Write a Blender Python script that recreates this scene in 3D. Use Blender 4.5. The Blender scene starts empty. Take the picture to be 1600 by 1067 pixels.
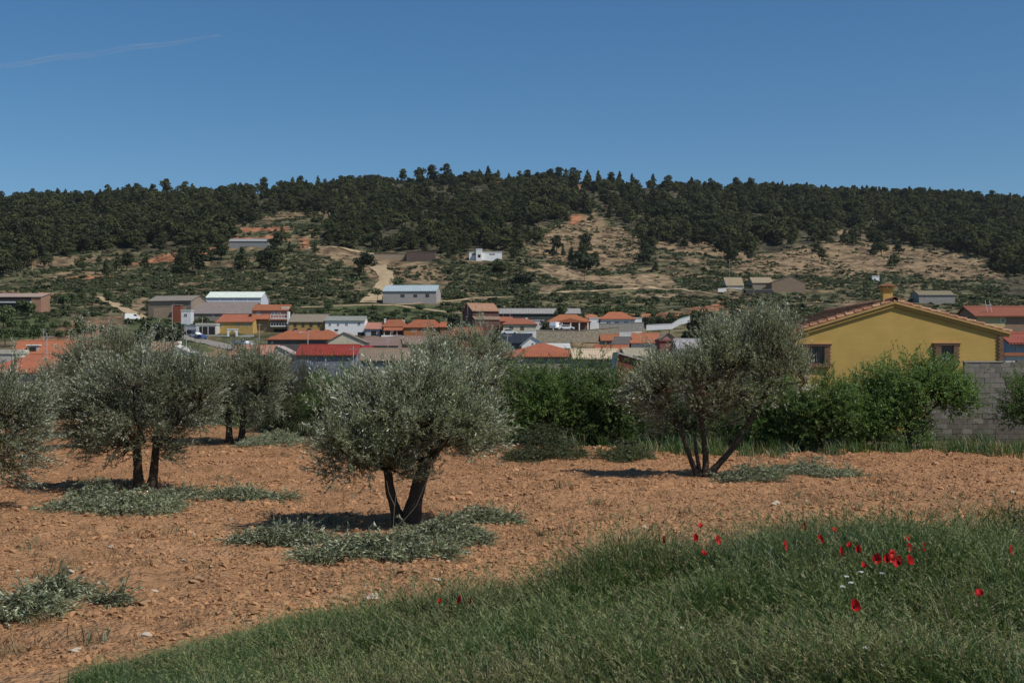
import bpy, math, random
import numpy as np
from mathutils import Vector, Matrix

R = math.radians
random.seed(7)
rng = np.random.default_rng(11)
F, CX, HY = 2000.0, 800.0, 570.0        # focal length, optical centre and horizon row of the 1600 px photograph
S = bpy.context.scene
COL = S.collection

# ------------------------------------------------------------------ camera, sky, sun, exposure
cam_d = bpy.data.cameras.new('camera')
cam = bpy.data.objects.new('camera', cam_d)
COL.objects.link(cam)
cam.location = (0, 0, 0)
cam.rotation_euler = (R(90), 0, 0)
cam_d.sensor_width = 36
cam_d.lens = 45.0
cam_d.shift_y = (HY - 533.5) / 1600
cam_d.clip_start = 0.1
cam_d.clip_end = 30000
S.camera = cam

SUN_EL, SUN_AZ = R(53), R(32)           # azimuth: turned from the right (+x) towards the back of the camera
W = bpy.data.worlds.new('World')
S.world = W
W.use_nodes = True
nt = W.node_tree
nt.nodes.clear()
sky = nt.nodes.new('ShaderNodeTexSky')
sky.sky_type = 'NISHITA'
sky.sun_disc = False
sky.sun_elevation = SUN_EL
sky.sun_rotation = R(90) + SUN_AZ
sky.altitude = 800
sky.air_density = 1.0
sky.dust_density = 0.5
sky.ozone_density = 5.0
bg = nt.nodes.new('ShaderNodeBackground')
bg.inputs['Strength'].default_value = 0.084
hs = nt.nodes.new('ShaderNodeHueSaturation')
hs.inputs['Saturation'].default_value = 1.2
hs.inputs['Hue'].default_value = 0.496
wo = nt.nodes.new('ShaderNodeOutputWorld')
nt.links.new(sky.outputs[0], hs.inputs['Color'])
nt.links.new(hs.outputs[0], bg.inputs[0])
nt.links.new(bg.outputs[0], wo.inputs[0])

sd = bpy.data.lights.new('sun', 'SUN')
sun = bpy.data.objects.new('sun', sd)
COL.objects.link(sun)
sd.energy = 4.1
sd.angle = R(0.53)
sd.color = (1.0, 0.95, 0.87)
to_sun = Vector((math.cos(SUN_EL) * math.cos(SUN_AZ), -math.cos(SUN_EL) * math.sin(SUN_AZ), math.sin(SUN_EL)))
sun.rotation_euler = to_sun.to_track_quat('Z', 'Y').to_euler()

S.view_settings.view_transform = 'Standard'
S.view_settings.look = 'None'
S.view_settings.exposure = 0.0
S.view_settings.gamma = 1
S.view_settings.use_curve_mapping = False
S.render.engine = 'CYCLES'
S.cycles.max_bounces = 5
S.cycles.diffuse_bounces = 3
S.cycles.glossy_bounces = 2
S.cycles.transmission_bounces = 3
S.cycles.transparent_max_bounces = 4
S.cycles.use_denoising = True

# ------------------------------------------------------------------ helpers
def lerp(a, b, t): return a + (b - a) * t
def sstep(a, b, x):
    t = np.clip((np.asarray(x, float) - a) / (b - a), 0, 1)
    return t * t * (3 - 2 * t)

_tabs = {}
def vnoise(x, y, seed=0):
    if seed not in _tabs:
        _tabs[seed] = np.random.default_rng(1000 + seed).random((256, 256))
    T = _tabs[seed]
    x = np.asarray(x, float); y = np.asarray(y, float)
    xi = np.floor(x).astype(int); yi = np.floor(y).astype(int)
    fx = x - xi; fy = y - yi
    fx = fx * fx * (3 - 2 * fx); fy = fy * fy * (3 - 2 * fy)
    a = T[xi & 255, yi & 255]; b = T[(xi + 1) & 255, yi & 255]
    c = T[xi & 255, (yi + 1) & 255]; d = T[(xi + 1) & 255, (yi + 1) & 255]
    return (a * (1 - fx) + b * fx) * (1 - fy) + (c * (1 - fx) + d * fx) * fy
def fbm(x, y, seed=0, oct=4):
    s, a, n = 0, 0.5, 0
    for k in range(oct):
        s = s + a * vnoise(x * 2 ** k + 17 * k, y * 2 ** k + 31 * k, seed + k); n += a; a *= 0.5
    return s / n
def in_poly(px, py, poly):
    px = np.asarray(px, float); py = np.asarray(py, float)
    ins = np.zeros(px.shape, bool)
    n = len(poly)
    for i in range(n):
        x0, y0 = poly[i]; x1, y1 = poly[(i + 1) % n]
        if y0 == y1: continue
        c = ((y0 > py) != (y1 > py)) & (px < (x1 - x0) * (py - y0) / (y1 - y0) + x0)
        ins ^= c
    return ins

def tag(o, label=None, cat=None, group=None, kind=None):
    if label: o['label'] = label
    if cat: o['category'] = cat
    if group: o['group'] = group
    if kind: o['kind'] = kind
    return o
def empty(name, loc, rz=0, label=None, cat=None, group=None):
    o = bpy.data.objects.new(name, None)
    COL.objects.link(o)
    o.location = loc
    o.rotation_euler = (0, 0, rz)
    return tag(o, label, cat, group)
def link(name, me, parent=None, loc=None, rot=None, scl=None, col=None):
    o = bpy.data.objects.new(name, me)
    (col or COL).objects.link(o)
    if parent is not None: o.parent = parent
    if loc is not None: o.location = loc
    if rot is not None: o.rotation_euler = rot
    if scl is not None: o.scale = scl
    return o
def copy_thing(root, loc, rz=0, scale=1.0, label=None, group=None):
    def cp(o, parent):
        c = o.copy(); COL.objects.link(c); c.parent = parent
        for ch in list(o.children): cp(ch, c)
        return c
    r = cp(root, None)
    r.location = loc; r.rotation_euler = (0, 0, rz)
    r.scale = (scale,) * 3 if isinstance(scale, (int, float)) else scale
    if label: r['label'] = label
    if group: r['group'] = group
    return r

def np_mesh(name, V, Fq, mats, mi=None, smooth=False):
    V = np.asarray(V, np.float32); Fq = np.asarray(Fq, np.int32)
    me = bpy.data.meshes.new(name)
    n, k = Fq.shape
    me.vertices.add(len(V)); me.vertices.foreach_set('co', V.ravel())
    me.loops.add(n * k); me.loops.foreach_set('vertex_index', Fq.ravel())
    me.polygons.add(n)
    me.polygons.foreach_set('loop_start', np.arange(0, n * k, k, dtype=np.int32))
    if mi is not None: me.polygons.foreach_set('material_index', np.asarray(mi, np.int32))
    if smooth: me.polygons.foreach_set('use_smooth', np.ones(n, bool))
    for m in (mats if isinstance(mats, (list, tuple)) else [mats]): me.materials.append(m)
    me.update(calc_edges=True)
    return me

class MB:
    def __init__(s): s.v = []; s.f = []; s.m = []
    def add(s, vs, fs, mi=0):
        o = len(s.v)
        s.v += [tuple(v) for v in vs]
        s.f += [tuple(i + o for i in f) for f in fs]
        s.m += [mi] * len(fs)
    def box(s, x0, x1, y0, y1, z0, z1, mi=0):
        s.add([(x0, y0, z0), (x1, y0, z0), (x1, y1, z0), (x0, y1, z0), (x0, y0, z1), (x1, y0, z1), (x1, y1, z1), (x0, y1, z1)],
              [(0, 3, 2, 1), (4, 5, 6, 7), (0, 1, 5, 4), (1, 2, 6, 5), (2, 3, 7, 6), (3, 0, 4, 7)], mi)
    def ext_x(s, prof, x0, x1, mi=0):        # profile in (y, z), counter-clockwise seen from +x
        n = len(prof)
        s.add([(x0, y, z) for y, z in prof] + [(x1, y, z) for y, z in prof],
              [tuple(reversed(range(n))), tuple(range(n, 2 * n))] + [(i, (i + 1) % n, n + (i + 1) % n, n + i) for i in range(n)], mi)
    def ext_y(s, prof, y0, y1, mi=0):        # profile in (x, z), counter-clockwise seen from -y
        n = len(prof)
        s.add([(x, y0, z) for x, z in prof] + [(x, y1, z) for x, z in prof],
              [tuple(range(n)), tuple(reversed(range(n, 2 * n)))] + [((i + 1) % n, i, n + i, n + (i + 1) % n) for i in range(n)], mi)
    def tube(s, pts, rad, sides=6, mi=0, wob=0.0):
        pts = [Vector(p) for p in pts]
        n = len(pts)
        vs, fs = [], []
        up = Vector((0.31, 0.17, 0.93)).normalized()
        for i, p in enumerate(pts):
            d = (pts[min(i + 1, n - 1)] - pts[max(i - 1, 0)]).normalized()
            a = d.cross(up)
            if a.length < 1e-3: a = d.cross(Vector((1, 0, 0)))
            a.normalize(); b = d.cross(a)
            r = rad[i] if hasattr(rad, '__len__') else rad
            for k in range(sides):
                t = 2 * math.pi * k / sides
                rr = r * (1 + random.uniform(-wob, wob))
                vs.append(p + a * math.cos(t) * rr + b * math.sin(t) * rr)
        for i in range(n - 1):
            for k in range(sides):
                k2 = (k + 1) % sides
                fs.append((i * sides + k, i * sides + k2, (i + 1) * sides + k2, (i + 1) * sides + k))
        fs.append(tuple(reversed(range(sides)))); fs.append(tuple((n - 1) * sides + k for k in range(sides)))
        s.add(vs, fs, mi)
    def mesh(s, name, mats, smooth=False):
        me = bpy.data.meshes.new(name)
        me.from_pydata(s.v, [], s.f)
        for m in (mats if isinstance(mats, (list, tuple)) else [mats]): me.materials.append(m)
        if any(s.m): me.polygons.foreach_set('material_index', s.m)
        if smooth: me.polygons.foreach_set('use_smooth', [True] * len(s.f))
        me.update()
        return me
    def obj(s, name, mats, parent=None, loc=None, smooth=False, rot=None):
        return link(name, s.mesh(name, mats, smooth), parent, loc, rot)

# ------------------------------------------------------------------ materials
class NT:
    def __init__(s, name):
        s.m = bpy.data.materials.new(name); s.m.use_nodes = True
        s.t = s.m.node_tree; s.t.nodes.clear()
        s.out = s.n('ShaderNodeOutputMaterial')
    def n(s, typ, **kw):
        x = s.t.nodes.new(typ)
        for k, v in kw.items():
            if k.startswith('_'): setattr(x, k[1:], v)
            else: x.inputs[k].default_value = v
        return x
    def l(s, a, b): s.t.links.new(a, b)
    def coord(s, which='Object'): return s.n('ShaderNodeTexCoord').outputs[which]
    def noise(s, scale, detail=4, rough=0.6, vec=None):
        x = s.n('ShaderNodeTexNoise', Scale=scale, Detail=detail, Roughness=rough)
        s.l(vec if vec is not None else s.coord(), x.inputs['Vector'])
        return x.outputs['Fac']
    def ramp(s, fac, stops):
        x = s.n('ShaderNodeValToRGB')
        e = x.color_ramp.elements
        while len(e) < len(stops): e.new(0.5)
        for q, (p, c) in zip(e, stops): q.position = p; q.color = (*c, 1) if len(c) == 3 else c
        s.l(fac, x.inputs[0]); return x.outputs[0]
    def mix(s, fac, a, b, mode='MIX'):
        x = s.n('ShaderNodeMix', _data_type='RGBA', _blend_type=mode)
        for sock, v in ((x.inputs[0], fac), (x.inputs[6], a), (x.inputs[7], b)):
            if isinstance(v, (int, float)): sock.default_value = v
            elif isinstance(v, (tuple, list)): sock.default_value = (*v, 1) if len(v) == 3 else v
            else: s.l(v, sock)
        return x.outputs[2]
    def math(s, op, a, b=0.5):
        x = s.n('ShaderNodeMath', _operation=op)
        for sock, v in ((x.inputs[0], a), (x.inputs[1], b)):
            if isinstance(v, (int, float)): sock.default_value = v
            else: s.l(v, sock)
        return x.outputs[0]
    def mulc(s, col, fac):                     # colour times a scalar
        x = s.n('ShaderNodeVectorMath', _operation='SCALE')
        if isinstance(col, (tuple, list)): x.inputs[0].default_value = col[:3]
        else: s.l(col, x.inputs[0])
        s.l(fac, x.inputs['Scale']); return x.outputs[0]
    def bump(s, h, strength=0.5, dist=0.02):
        x = s.n('ShaderNodeBump', Strength=strength, Distance=dist)
        s.l(h, x.inputs['Height']); return x.outputs[0]
    def bsdf(s, col, rough=0.8, normal=None, spec=0.3, metal=0.0):
        b = s.n('ShaderNodeBsdfPrincipled', Roughness=rough, Metallic=metal)
        b.inputs['Specular IOR Level'].default_value = spec
        if isinstance(col, (tuple, list)): b.inputs['Base Color'].default_value = (*col[:3], 1)
        else: s.l(col, b.inputs['Base Color'])
        if normal is not None: s.l(normal, b.inputs['Normal'])
        s.l(b.outputs[0], s.out.inputs[0]); return b

_mc = {}
def m_plaster(c, var=0.18, scale=0.8, rough=0.9):
    key = ('pl', c, var, scale)
    if key in _mc: return _mc[key]
    t = NT('plaster')
    f = t.noise(scale, 6, 0.65); g = t.noise(scale * 14, 3)
    a = t.n('ShaderNodeMapRange'); t.l(f, a.inputs[0]); a.inputs[1].default_value = 0.3; a.inputs[2].default_value = 0.7
    a.inputs[3].default_value = 1 - var; a.inputs[4].default_value = 1 + var * 0.5
    col = t.mulc(c, a.outputs[0])
    t.bsdf(col, rough, t.bump(g, 0.25, 0.01), 0.2)
    _mc[key] = t.m; return t.m
def m_flat(c, rough=0.6, metal=0.0, spec=0.4):
    key = ('fl', c, rough, metal)
    if key in _mc: return _mc[key]
    t = NT('paint')
    f = t.noise(3.0, 3)
    a = t.n('ShaderNodeMapRange'); t.l(f, a.inputs[0]); a.inputs[3].default_value = 0.88; a.inputs[4].default_value = 1.1
    t.bsdf(t.mulc(c, a.outputs[0]), rough, None, spec, metal)
    _mc[key] = t.m; return t.m
def m_roof(c, axis='X', pitch=0.24, var=0.5):
    key = ('rf', c, axis, pitch)
    if key in _mc: return _mc[key]
    t = NT('roof_tiles')
    co = t.coord()
    w = t.n('ShaderNodeTexWave', Scale=0.314 / pitch, Distortion=0.4)
    w.bands_direction = axis; w.inputs['Detail Scale'].default_value = 2
    t.l(co, w.inputs['Vector'])
    w2 = t.n('ShaderNodeTexWave', Scale=0.314 / 0.42, Distortion=0.6); w2.bands_direction = 'Y' if axis == 'X' else 'X'
    t.l(co, w2.inputs['Vector'])
    n1 = t.noise(0.7, 6, 0.75); n2 = t.noise(4, 3, 0.6)
    s = t.math('ADD', t.math('MULTIPLY', n1, var * 1.6), t.math('MULTIPLY', n2, var))
    s = t.math('ADD', s, 1 - var * 1.3)
    s = t.math('MULTIPLY', s, t.math('ADD', t.math('MULTIPLY', w.outputs['Fac'], 0.16), 0.92))
    h = t.math('ADD', w.outputs['Fac'], t.math('MULTIPLY', w2.outputs['Fac'], 0.5))
    t.bsdf(t.mulc(c, s), 0.85, t.bump(h, 0.5, 0.04), 0.2)
    _mc[key] = t.m; return t.m
def m_leaf(name, front, back, var=0.5, trans=0.25, gloss=0.25, patch=1.2, rough=0.45, vary=0.3):
    t = NT(name)
    geo = t.n('ShaderNodeNewGeometry')
    col = t.mix(geo.outputs['Backfacing'], front, back)
    r = t.math('ADD', t.math('MULTIPLY', geo.outputs['Random Per Island'], var), 1 - var * 0.5)
    p = t.math('ADD', t.math('MULTIPLY', t.noise(patch, 2), 0.5), 0.75)
    oi = t.n('ShaderNodeObjectInfo')
    q = t.math('ADD', t.math('MULTIPLY', oi.outputs['Random'], vary), 1 - vary / 2)
    if vary > .5: col = t.mix(t.math('MULTIPLY', oi.outputs['Random'], .5), col, (front[0] * 1.5, front[1] * 1.25, front[2] * .8))
    col = t.mulc(col, t.math('MULTIPLY', t.math('MULTIPLY', r, p), q))
    d = t.n('ShaderNodeBsdfPrincipled', Roughness=rough)
    d.inputs['Specular IOR Level'].default_value = gloss
    t.l(col, d.inputs['Base Color'])
    tr = t.n('ShaderNodeBsdfTranslucent')
    t.l(t.mix(1.0, col, (1.0, 1.15, 0.55), 'MULTIPLY'), tr.inputs[0])
    mx = t.n('ShaderNodeMixShader'); mx.inputs[0].default_value = trans
    t.l(d.outputs[0], mx.inputs[1]); t.l(tr.outputs[0], mx.inputs[2]); t.l(mx.outputs[0], t.out.inputs[0])
    return t.m
def m_bark(c):
    t = NT('bark')
    n = t.noise(9, 5, 0.7); g = t.noise(40, 3)
    t.bsdf(t.mulc(c, t.math('ADD', n, 0.5)), 0.95, t.bump(t.math('ADD', n, t.math('MULTIPLY', g, 0.3)), 1.0, 0.05), 0.1)
    return t.m

M_OLIVE = m_leaf('olive_leaf', (0.21, 0.23, 0.135), (0.50, 0.525, 0.42), 0.9, 0.22, 0.5, 1.0, 0.4)
M_CUT = m_leaf('cut_olive_leaf', (0.185, 0.21, 0.11), (0.36, 0.385, 0.265), 0.6, 0.12, 0.4, 1.5)
M_ALMOND = m_leaf('almond_leaf', (0.135, 0.215, 0.058), (0.155, 0.235, 0.085), 0.6, 0.4, 0.35, 1.3)
M_SHRUBG = m_leaf('shrub_leaf', (0.085, 0.11, 0.048), (0.115, 0.14, 0.07), 0.6, 0.2, 0.25, 1.0)
M_WISPY = m_leaf('broom_leaf', (0.13, 0.145, 0.07), (0.16, 0.17, 0.095), 0.6, 0.2, 0.2, 1.0)
M_PINE = m_leaf('pine_needles', (0.058, 0.070, 0.036), (0.062, 0.074, 0.04), 0.5, 0.3, 0.1, 0.35, 0.8, vary=0.8)
M_SCRUB = m_leaf('scrub_leaf', (0.072, 0.084, 0.042), (0.08, 0.09, 0.048), 0.6, 0.25, 0.1, 0.8, 0.8)
M_BARK = m_bark((0.075, 0.058, 0.042))
M_PBARK = m_bark((0.09, 0.06, 0.04))
M_GRASS = m_leaf('grass_blade', (0.085, 0.145, 0.042), (0.095, 0.155, 0.05), 0.9, 0.35, 0.3, 0.9)
M_GRASSB = m_leaf('blue_grass_blade', (0.08, 0.122, 0.06), (0.095, 0.138, 0.07), 0.7, 0.25, 0.3, 0.9)
M_DRY = m_leaf('dry_grass_blade', (0.24, 0.21, 0.11), (0.26, 0.23, 0.12), 0.6, 0.25, 0.2, 0.9)
M_OLDWEED = m_leaf('weed_leaf', (0.05, 0.08, 0.035), (0.08, 0.10, 0.055), 0.5, 0.2, 0.3, 2)
M_GLASS = m_flat((0.02, 0.024, 0.03), 0.15, 0.0, 0.6)
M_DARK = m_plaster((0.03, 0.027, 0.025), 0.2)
M_WHITE = m_plaster((0.78, 0.77, 0.74), 0.1)

# ------------------------------------------------------------------ the lie of the land
ROWS_Y = np.array([60, 90, 120, 180, 250, 320, 380, 430, 500, 560, 650, 700, 760, 850, 1000, 1150, 1250, 1500, 2200, 4000], float)
ROWS = {
    -400: [670, 650, 655, 640, 570, 535, 505, 482, 462, 447, 430, 418, 405, 382, 350, 335, 325, 345, 420, 500],
    0:    [670, 637, 650, 625, 562, 531, 504, 482, 461, 446, 426, 413, 398, 374, 345, 327, 318, 340, 420, 500],
    150:  [670, 637, 655, 630, 570, 538, 510, 486, 463, 447, 424, 410, 393, 368, 338, 319, 309, 335, 420, 500],
    300:  [670, 640, 665, 645, 600, 552, 527, 500, 472, 450, 424, 406, 388, 360, 334, 314, 303, 330, 420, 500],
    450:  [670, 650, 670, 650, 602, 556, 528, 500, 474, 450, 418, 398, 380, 354, 328, 308, 296, 330, 420, 500],
    600:  [670, 660, 670, 650, 602, 553, 524, 503, 474, 453, 420, 404, 386, 358, 327, 304, 291, 320, 420, 500],
    750:  [670, 660, 668, 648, 600, 550, 520, 500, 474, 456, 424, 403, 384, 356, 324, 299, 287, 320, 420, 500],
    900:  [670, 660, 665, 640, 588, 540, 507, 490, 473, 458, 438, 424, 402, 370, 330, 302, 290, 320, 420, 500],
    1050: [670, 660, 668, 645, 600, 548, 515, 495, 476, 460, 438, 424, 408, 380, 340, 308, 294, 320, 420, 500],
    1200: [670, 662, 670, 650, 605, 560, 525, 505, 482, 465, 441, 428, 412, 388, 352, 317, 301, 330, 420, 500],
    1400: [670, 650, 645, 632, 602, 570, 532, 512, 490, 473, 448, 436, 421, 398, 362, 327, 311, 335, 420, 500],
    1600: [670, 632, 622, 612, 596, 572, 536, 516, 496, 480, 456, 445, 431, 410, 371, 335, 318, 340, 420, 500],
    2000: [670, 632, 622, 612, 596, 575, 540, 520, 500, 485, 462, 452, 440, 420, 380, 345, 330, 350, 420, 500],
}
_PX = np.array(sorted(ROWS)); _RT = np.array([ROWS[p] for p in sorted(ROWS)], float)
_PXF = np.arange(-400, 2001, 25.0)
_RTF = np.array([np.interp(_PXF, _PX, _RT[:, j]) for j in range(len(ROWS_Y))])          # rows x columns
for _ in range(2):
    p_ = np.pad(_RTF, ((0, 0), (1, 1)), mode='edge'); _RTF = (p_[:, :-2] + 2 * p_[:, 1:-1] + p_[:, 2:]) / 4
_YF = np.concatenate([np.arange(60, 1500, 10.0), np.arange(1500, 4001, 100.0)])
_RTG = np.array([np.interp(_YF, ROWS_Y, _RTF[:, j]) for j in range(len(_PXF))])          # columns x fine Y
for _ in range(2):
    p_ = np.pad(_RTG, ((0, 0), (1, 1)), mode='edge'); _RTG = (p_[:, :-2] + 2 * p_[:, 1:-1] + p_[:, 2:]) / 4

_bx = [-6, -4.4, -3.2, -2.26, -1.2, 0, 1.1, 2.1, 4.6, 7]
_bH = [0.0, 0.05, 0.12, 0.27, 0.47, 0.76, 1.05, 1.28, 1.36, 1.4]
_bY = [11.4, 12.0, 12.7, 12.8, 12.3, 11.6, 11.4, 11.0, 11.7, 12.4]
def bank_edge(x): return np.interp(x, _bx, _bY)
def height(x, y):
    x = np.asarray(x, float); y = np.asarray(y, float)
    # near: ploughed field with the grass bank the photographer stands on
    H = np.interp(x, _bx, _bH)
    yc = bank_edge(x)
    zn = -3.0 + H * (1 - sstep(yc - 0.1, yc + 1.7, y))
    field = sstep(0.2, 2.0, y - yc)
    zn = zn + field * ((fbm(x * 0.35, y * 0.35, 1, 3) - 0.5) * 0.30 + (fbm(x * 1.7, y * 1.7, 5, 3) - 0.5) * 0.22 + (fbm(x * 5, y * 5, 13, 2) - 0.5) * 0.05)
    zn = zn + (fbm(x * 0.9, y * 0.9, 9, 2) - 0.5) * 0.10 * (1 - field)
    # far: valley, village slope and hill
    yy = np.maximum(y, 20)
    px = np.clip(CX + F * x / yy, -399, 1999)
    fi = (px + 400) / 25.0
    i = np.clip(fi.astype(int), 0, len(_PXF) - 2); a = fi - i
    fj = np.interp(yy, _YF, np.arange(len(_YF)))
    j = np.clip(fj.astype(int), 0, len(_YF) - 2); b = fj - j
    row = (_RTG[i, j] * (1 - a) + _RTG[i + 1, j] * a) * (1 - b) + (_RTG[i, j + 1] * (1 - a) + _RTG[i + 1, j + 1] * a) * b
    amp = sstep(430, 900, yy)
    row = row + amp * ((fbm(x / 70, y / 110, 21, 3) - 0.5) * 16 + (fbm(x / 22, y / 30, 25, 2) - 0.5) * 3.0)
    zf = (HY - row) * yy / F
    zf = zf + (fbm(x / 6, y / 6, 31, 3) - 0.5) * (0.5 + 1.6 * sstep(500, 620, yy)) + (fbm(x / 26, y / 34, 35, 3) - 0.5) * 5.0 * sstep(540, 700, yy)
    w = sstep(62, 92, y)
    return zn * (1 - w) + zf * w
def h1(x, y): return float(height(np.array([x]), np.array([y]))[0])
def P(px, row, Y): return Vector(((px - CX) / F * Y, Y, (HY - row) / F * Y))
def hit(px, row, lift=0.0, y0=5.0, y1=1300.0):
    """the point of the ground (lifted) that the photograph shows at this pixel"""
    ys = np.geomspace(y0, y1, 4000)
    xs = (px - CX) / F * ys
    d = (HY - row) / F * ys - (height(xs, ys) + lift)
    k = np.argmax(d < 0)
    y = ys[k] if d[k] < 0 else ys[-1]
    x = (px - CX) / F * y
    return Vector((x, y, h1(x, y)))

SOIL = (0.41, 0.227, 0.116); TAN = (0.195, 0.138, 0.08); TAN2 = (0.235, 0.17, 0.10); RED = (0.30, 0.135, 0.07)
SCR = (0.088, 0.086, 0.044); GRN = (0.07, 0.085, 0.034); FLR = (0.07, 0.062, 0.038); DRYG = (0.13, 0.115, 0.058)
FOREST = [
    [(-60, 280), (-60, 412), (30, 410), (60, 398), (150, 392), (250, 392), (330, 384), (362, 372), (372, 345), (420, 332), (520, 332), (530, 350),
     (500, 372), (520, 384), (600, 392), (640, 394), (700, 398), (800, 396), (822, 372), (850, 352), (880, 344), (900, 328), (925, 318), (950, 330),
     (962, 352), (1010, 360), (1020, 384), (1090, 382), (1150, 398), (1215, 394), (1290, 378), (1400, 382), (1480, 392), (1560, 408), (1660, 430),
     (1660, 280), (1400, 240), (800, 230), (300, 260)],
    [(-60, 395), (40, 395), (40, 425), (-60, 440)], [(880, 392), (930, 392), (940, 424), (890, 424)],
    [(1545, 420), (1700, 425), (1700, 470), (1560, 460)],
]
CLEAR = [[(362, 345), (375, 335), (520, 330), (525, 342), (505, 372), (440, 380), (362, 380)], [(505, 303), (545, 303), (545, 312), (505, 312)],
         [(40, 345), (105, 343), (110, 356), (45, 360)], [(-60, 318), (16, 318), (16, 345), (-60, 345)], [(1300, 350), (1390, 366), (1380, 378), (1305, 372)]]
PAINT = [
    (TAN, [(822, 398), (850, 366), (880, 352), (905, 340), (925, 330), (950, 350), (1000, 368), (1010, 398), (985, 414), (930, 422), (870, 408)]),
    (TAN, [(1140, 425), (1165, 400), (1260, 388), (1330, 376), (1400, 384), (1480, 394), (1545, 412), (1565, 436), (1480, 442), (1400, 424), (1300, 434), (1200, 432)]),
    (TAN, [(1000, 378), (1080, 376), (1165, 392), (1170, 402), (1060, 396)]),
    (TAN, [(470, 384), (520, 385), (575, 398), (640, 408), (690, 413), (704, 442), (612, 444), (575, 436), (560, 420), (495, 398)]),
    (TAN2, [(840, 408), (880, 416), (925, 432), (930, 441), (870, 440), (848, 428)]), (TAN2, [(925, 432), (1000, 427), (1040, 428), (1062, 446), (990, 452), (930, 446)]),
    (TAN2, [(985, 459), (1085, 457), (1112, 463), (985, 468)]), (TAN, [(835, 446), (870, 444), (900, 450), (850, 456)]),
    (RED, [(1052, 492), (1085, 482), (1130, 470), (1132, 482), (1090, 493)]), (RED, [(905, 492), (1060, 489), (1060, 500), (910, 501)]),
    (RED, [(195, 413), (260, 398), (335, 386), (372, 386), (350, 394), (280, 408), (215, 414)]),
    (RED, [(104, 432), (178, 430), (178, 436), (104, 436)]), (RED, [(0, 455), (60, 457), (110, 464), (60, 466), (0, 466)]),
    (RED, [(352, 357), (455, 354), (455, 360), (352, 363)]), (RED, [(362, 372), (440, 370), (440, 375), (362, 378)]), (TAN, [(405, 338), (512, 330), (512, 338), (410, 345)]),
    (RED, [(768, 284), (802, 283), (802, 290), (768, 291)]), (RED, [(902, 288), (938, 288), (938, 296), (902, 296)]), (RED, [(886, 338), (912, 334), (908, 348), (886, 353)]),
    (RED, [(470, 375), (485, 368), (488, 378), (478, 392)]), (TAN, [(505, 303), (545, 303), (545, 312), (505, 312)]), (TAN, [(1300, 352), (1385, 366), (1380, 376), (1310, 370)]),
    (TAN, [(34, 406), (120, 400), (200, 402), (150, 409), (90, 418), (30, 419)]), (TAN, [(270, 445), (350, 437), (352, 441), (280, 450)]),
    (DRYG, [(905, 456), (990, 452), (1000, 470), (905, 474)]), (TAN2, [(203, 470), (228, 462), (228, 492), (205, 486)]),
    (GRN, [(440, 476), (700, 478), (735, 490), (735, 510), (440, 512)]), (GRN, [(0, 484), (60, 484), (100, 500), (60, 530), (0, 534)]),
    ((0.22, 0.13, 0.075), [(100, 506), (190, 490), (205, 500), (190, 512), (120, 530), (50, 532)]), (GRN, [(200, 498), (300, 500), (330, 548), (200, 560)]),
    (TAN, [(830, 520), (935, 520), (960, 545), (850, 545)]), (DRYG, [(700, 470), (1000, 470), (1050, 488), (720, 488)]),
    (DRYG, [(1000, 505), (1100, 500), (1120, 530), (990, 530)]),
]
def forest_mask(px, row):
    m = np.zeros(np.shape(px), bool)
    for p in FOREST: m |= in_poly(px, row, p)
    for p in CLEAR: m &= ~in_poly(px, row, p)
    return m
def paint_mask(px, row):
    m = np.zeros(np.shape(px), bool)
    for c, p in PAINT:
        if c[0] > 0.19: m |= in_poly(px, row, p)
    return m

def m_ground():
    t = NT('ground')
    at = t.n('ShaderNodeAttribute'); at.attribute_name = 'tint'
    co = t.coord()
    geo = t.n('ShaderNodeNewGeometry')
    n1 = t.noise(0.25, 6, 0.7, co); n2 = t.noise(2.2, 6, 0.7, co); n3 = t.noise(14, 4, 0.7, co)
    v = t.n('ShaderNodeTexVoronoi', Scale=5.0); t.l(co, v.inputs['Vector'])
    v2 = t.n('ShaderNodeTexVoronoi', Scale=17.0); t.l(co, v2.inputs['Vector'])
    s = t.math('ADD', t.math('MULTIPLY', n1, 0.55), t.math('MULTIPLY', n2, 0.6))
    s = t.math('ADD', s, t.math('MULTIPLY', n3, 0.35))
    s = t.math('ADD', s, 0.27)
    col = t.mulc(at.outputs['Color'], s)
    pale = t.ramp(t.noise(0.9, 4, 0.6, co), [(0.5, (0, 0, 0)), (0.72, (0.5, 0.5, 0.5))])
    col = t.mix(t.math('MULTIPLY', pale, 0.5), col, t.mix(0.35, col, (0.40, 0.30, 0.20)))
    h = t.math('ADD', t.math('MULTIPLY', n2, 0.6), t.math('MULTIPLY', n3, 0.35))
    h = t.math('ADD', h, t.math('MULTIPLY', v.outputs['Distance'], -0.5))
    h = t.math('ADD', h, t.math('MULTIPLY', v2.outputs['Distance'], -0.22))
    t.bsdf(col, 0.95, t.bump(h, 1.0, 0.24), 0.1)
    return t.m
M_GROUND = m_ground()

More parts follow.
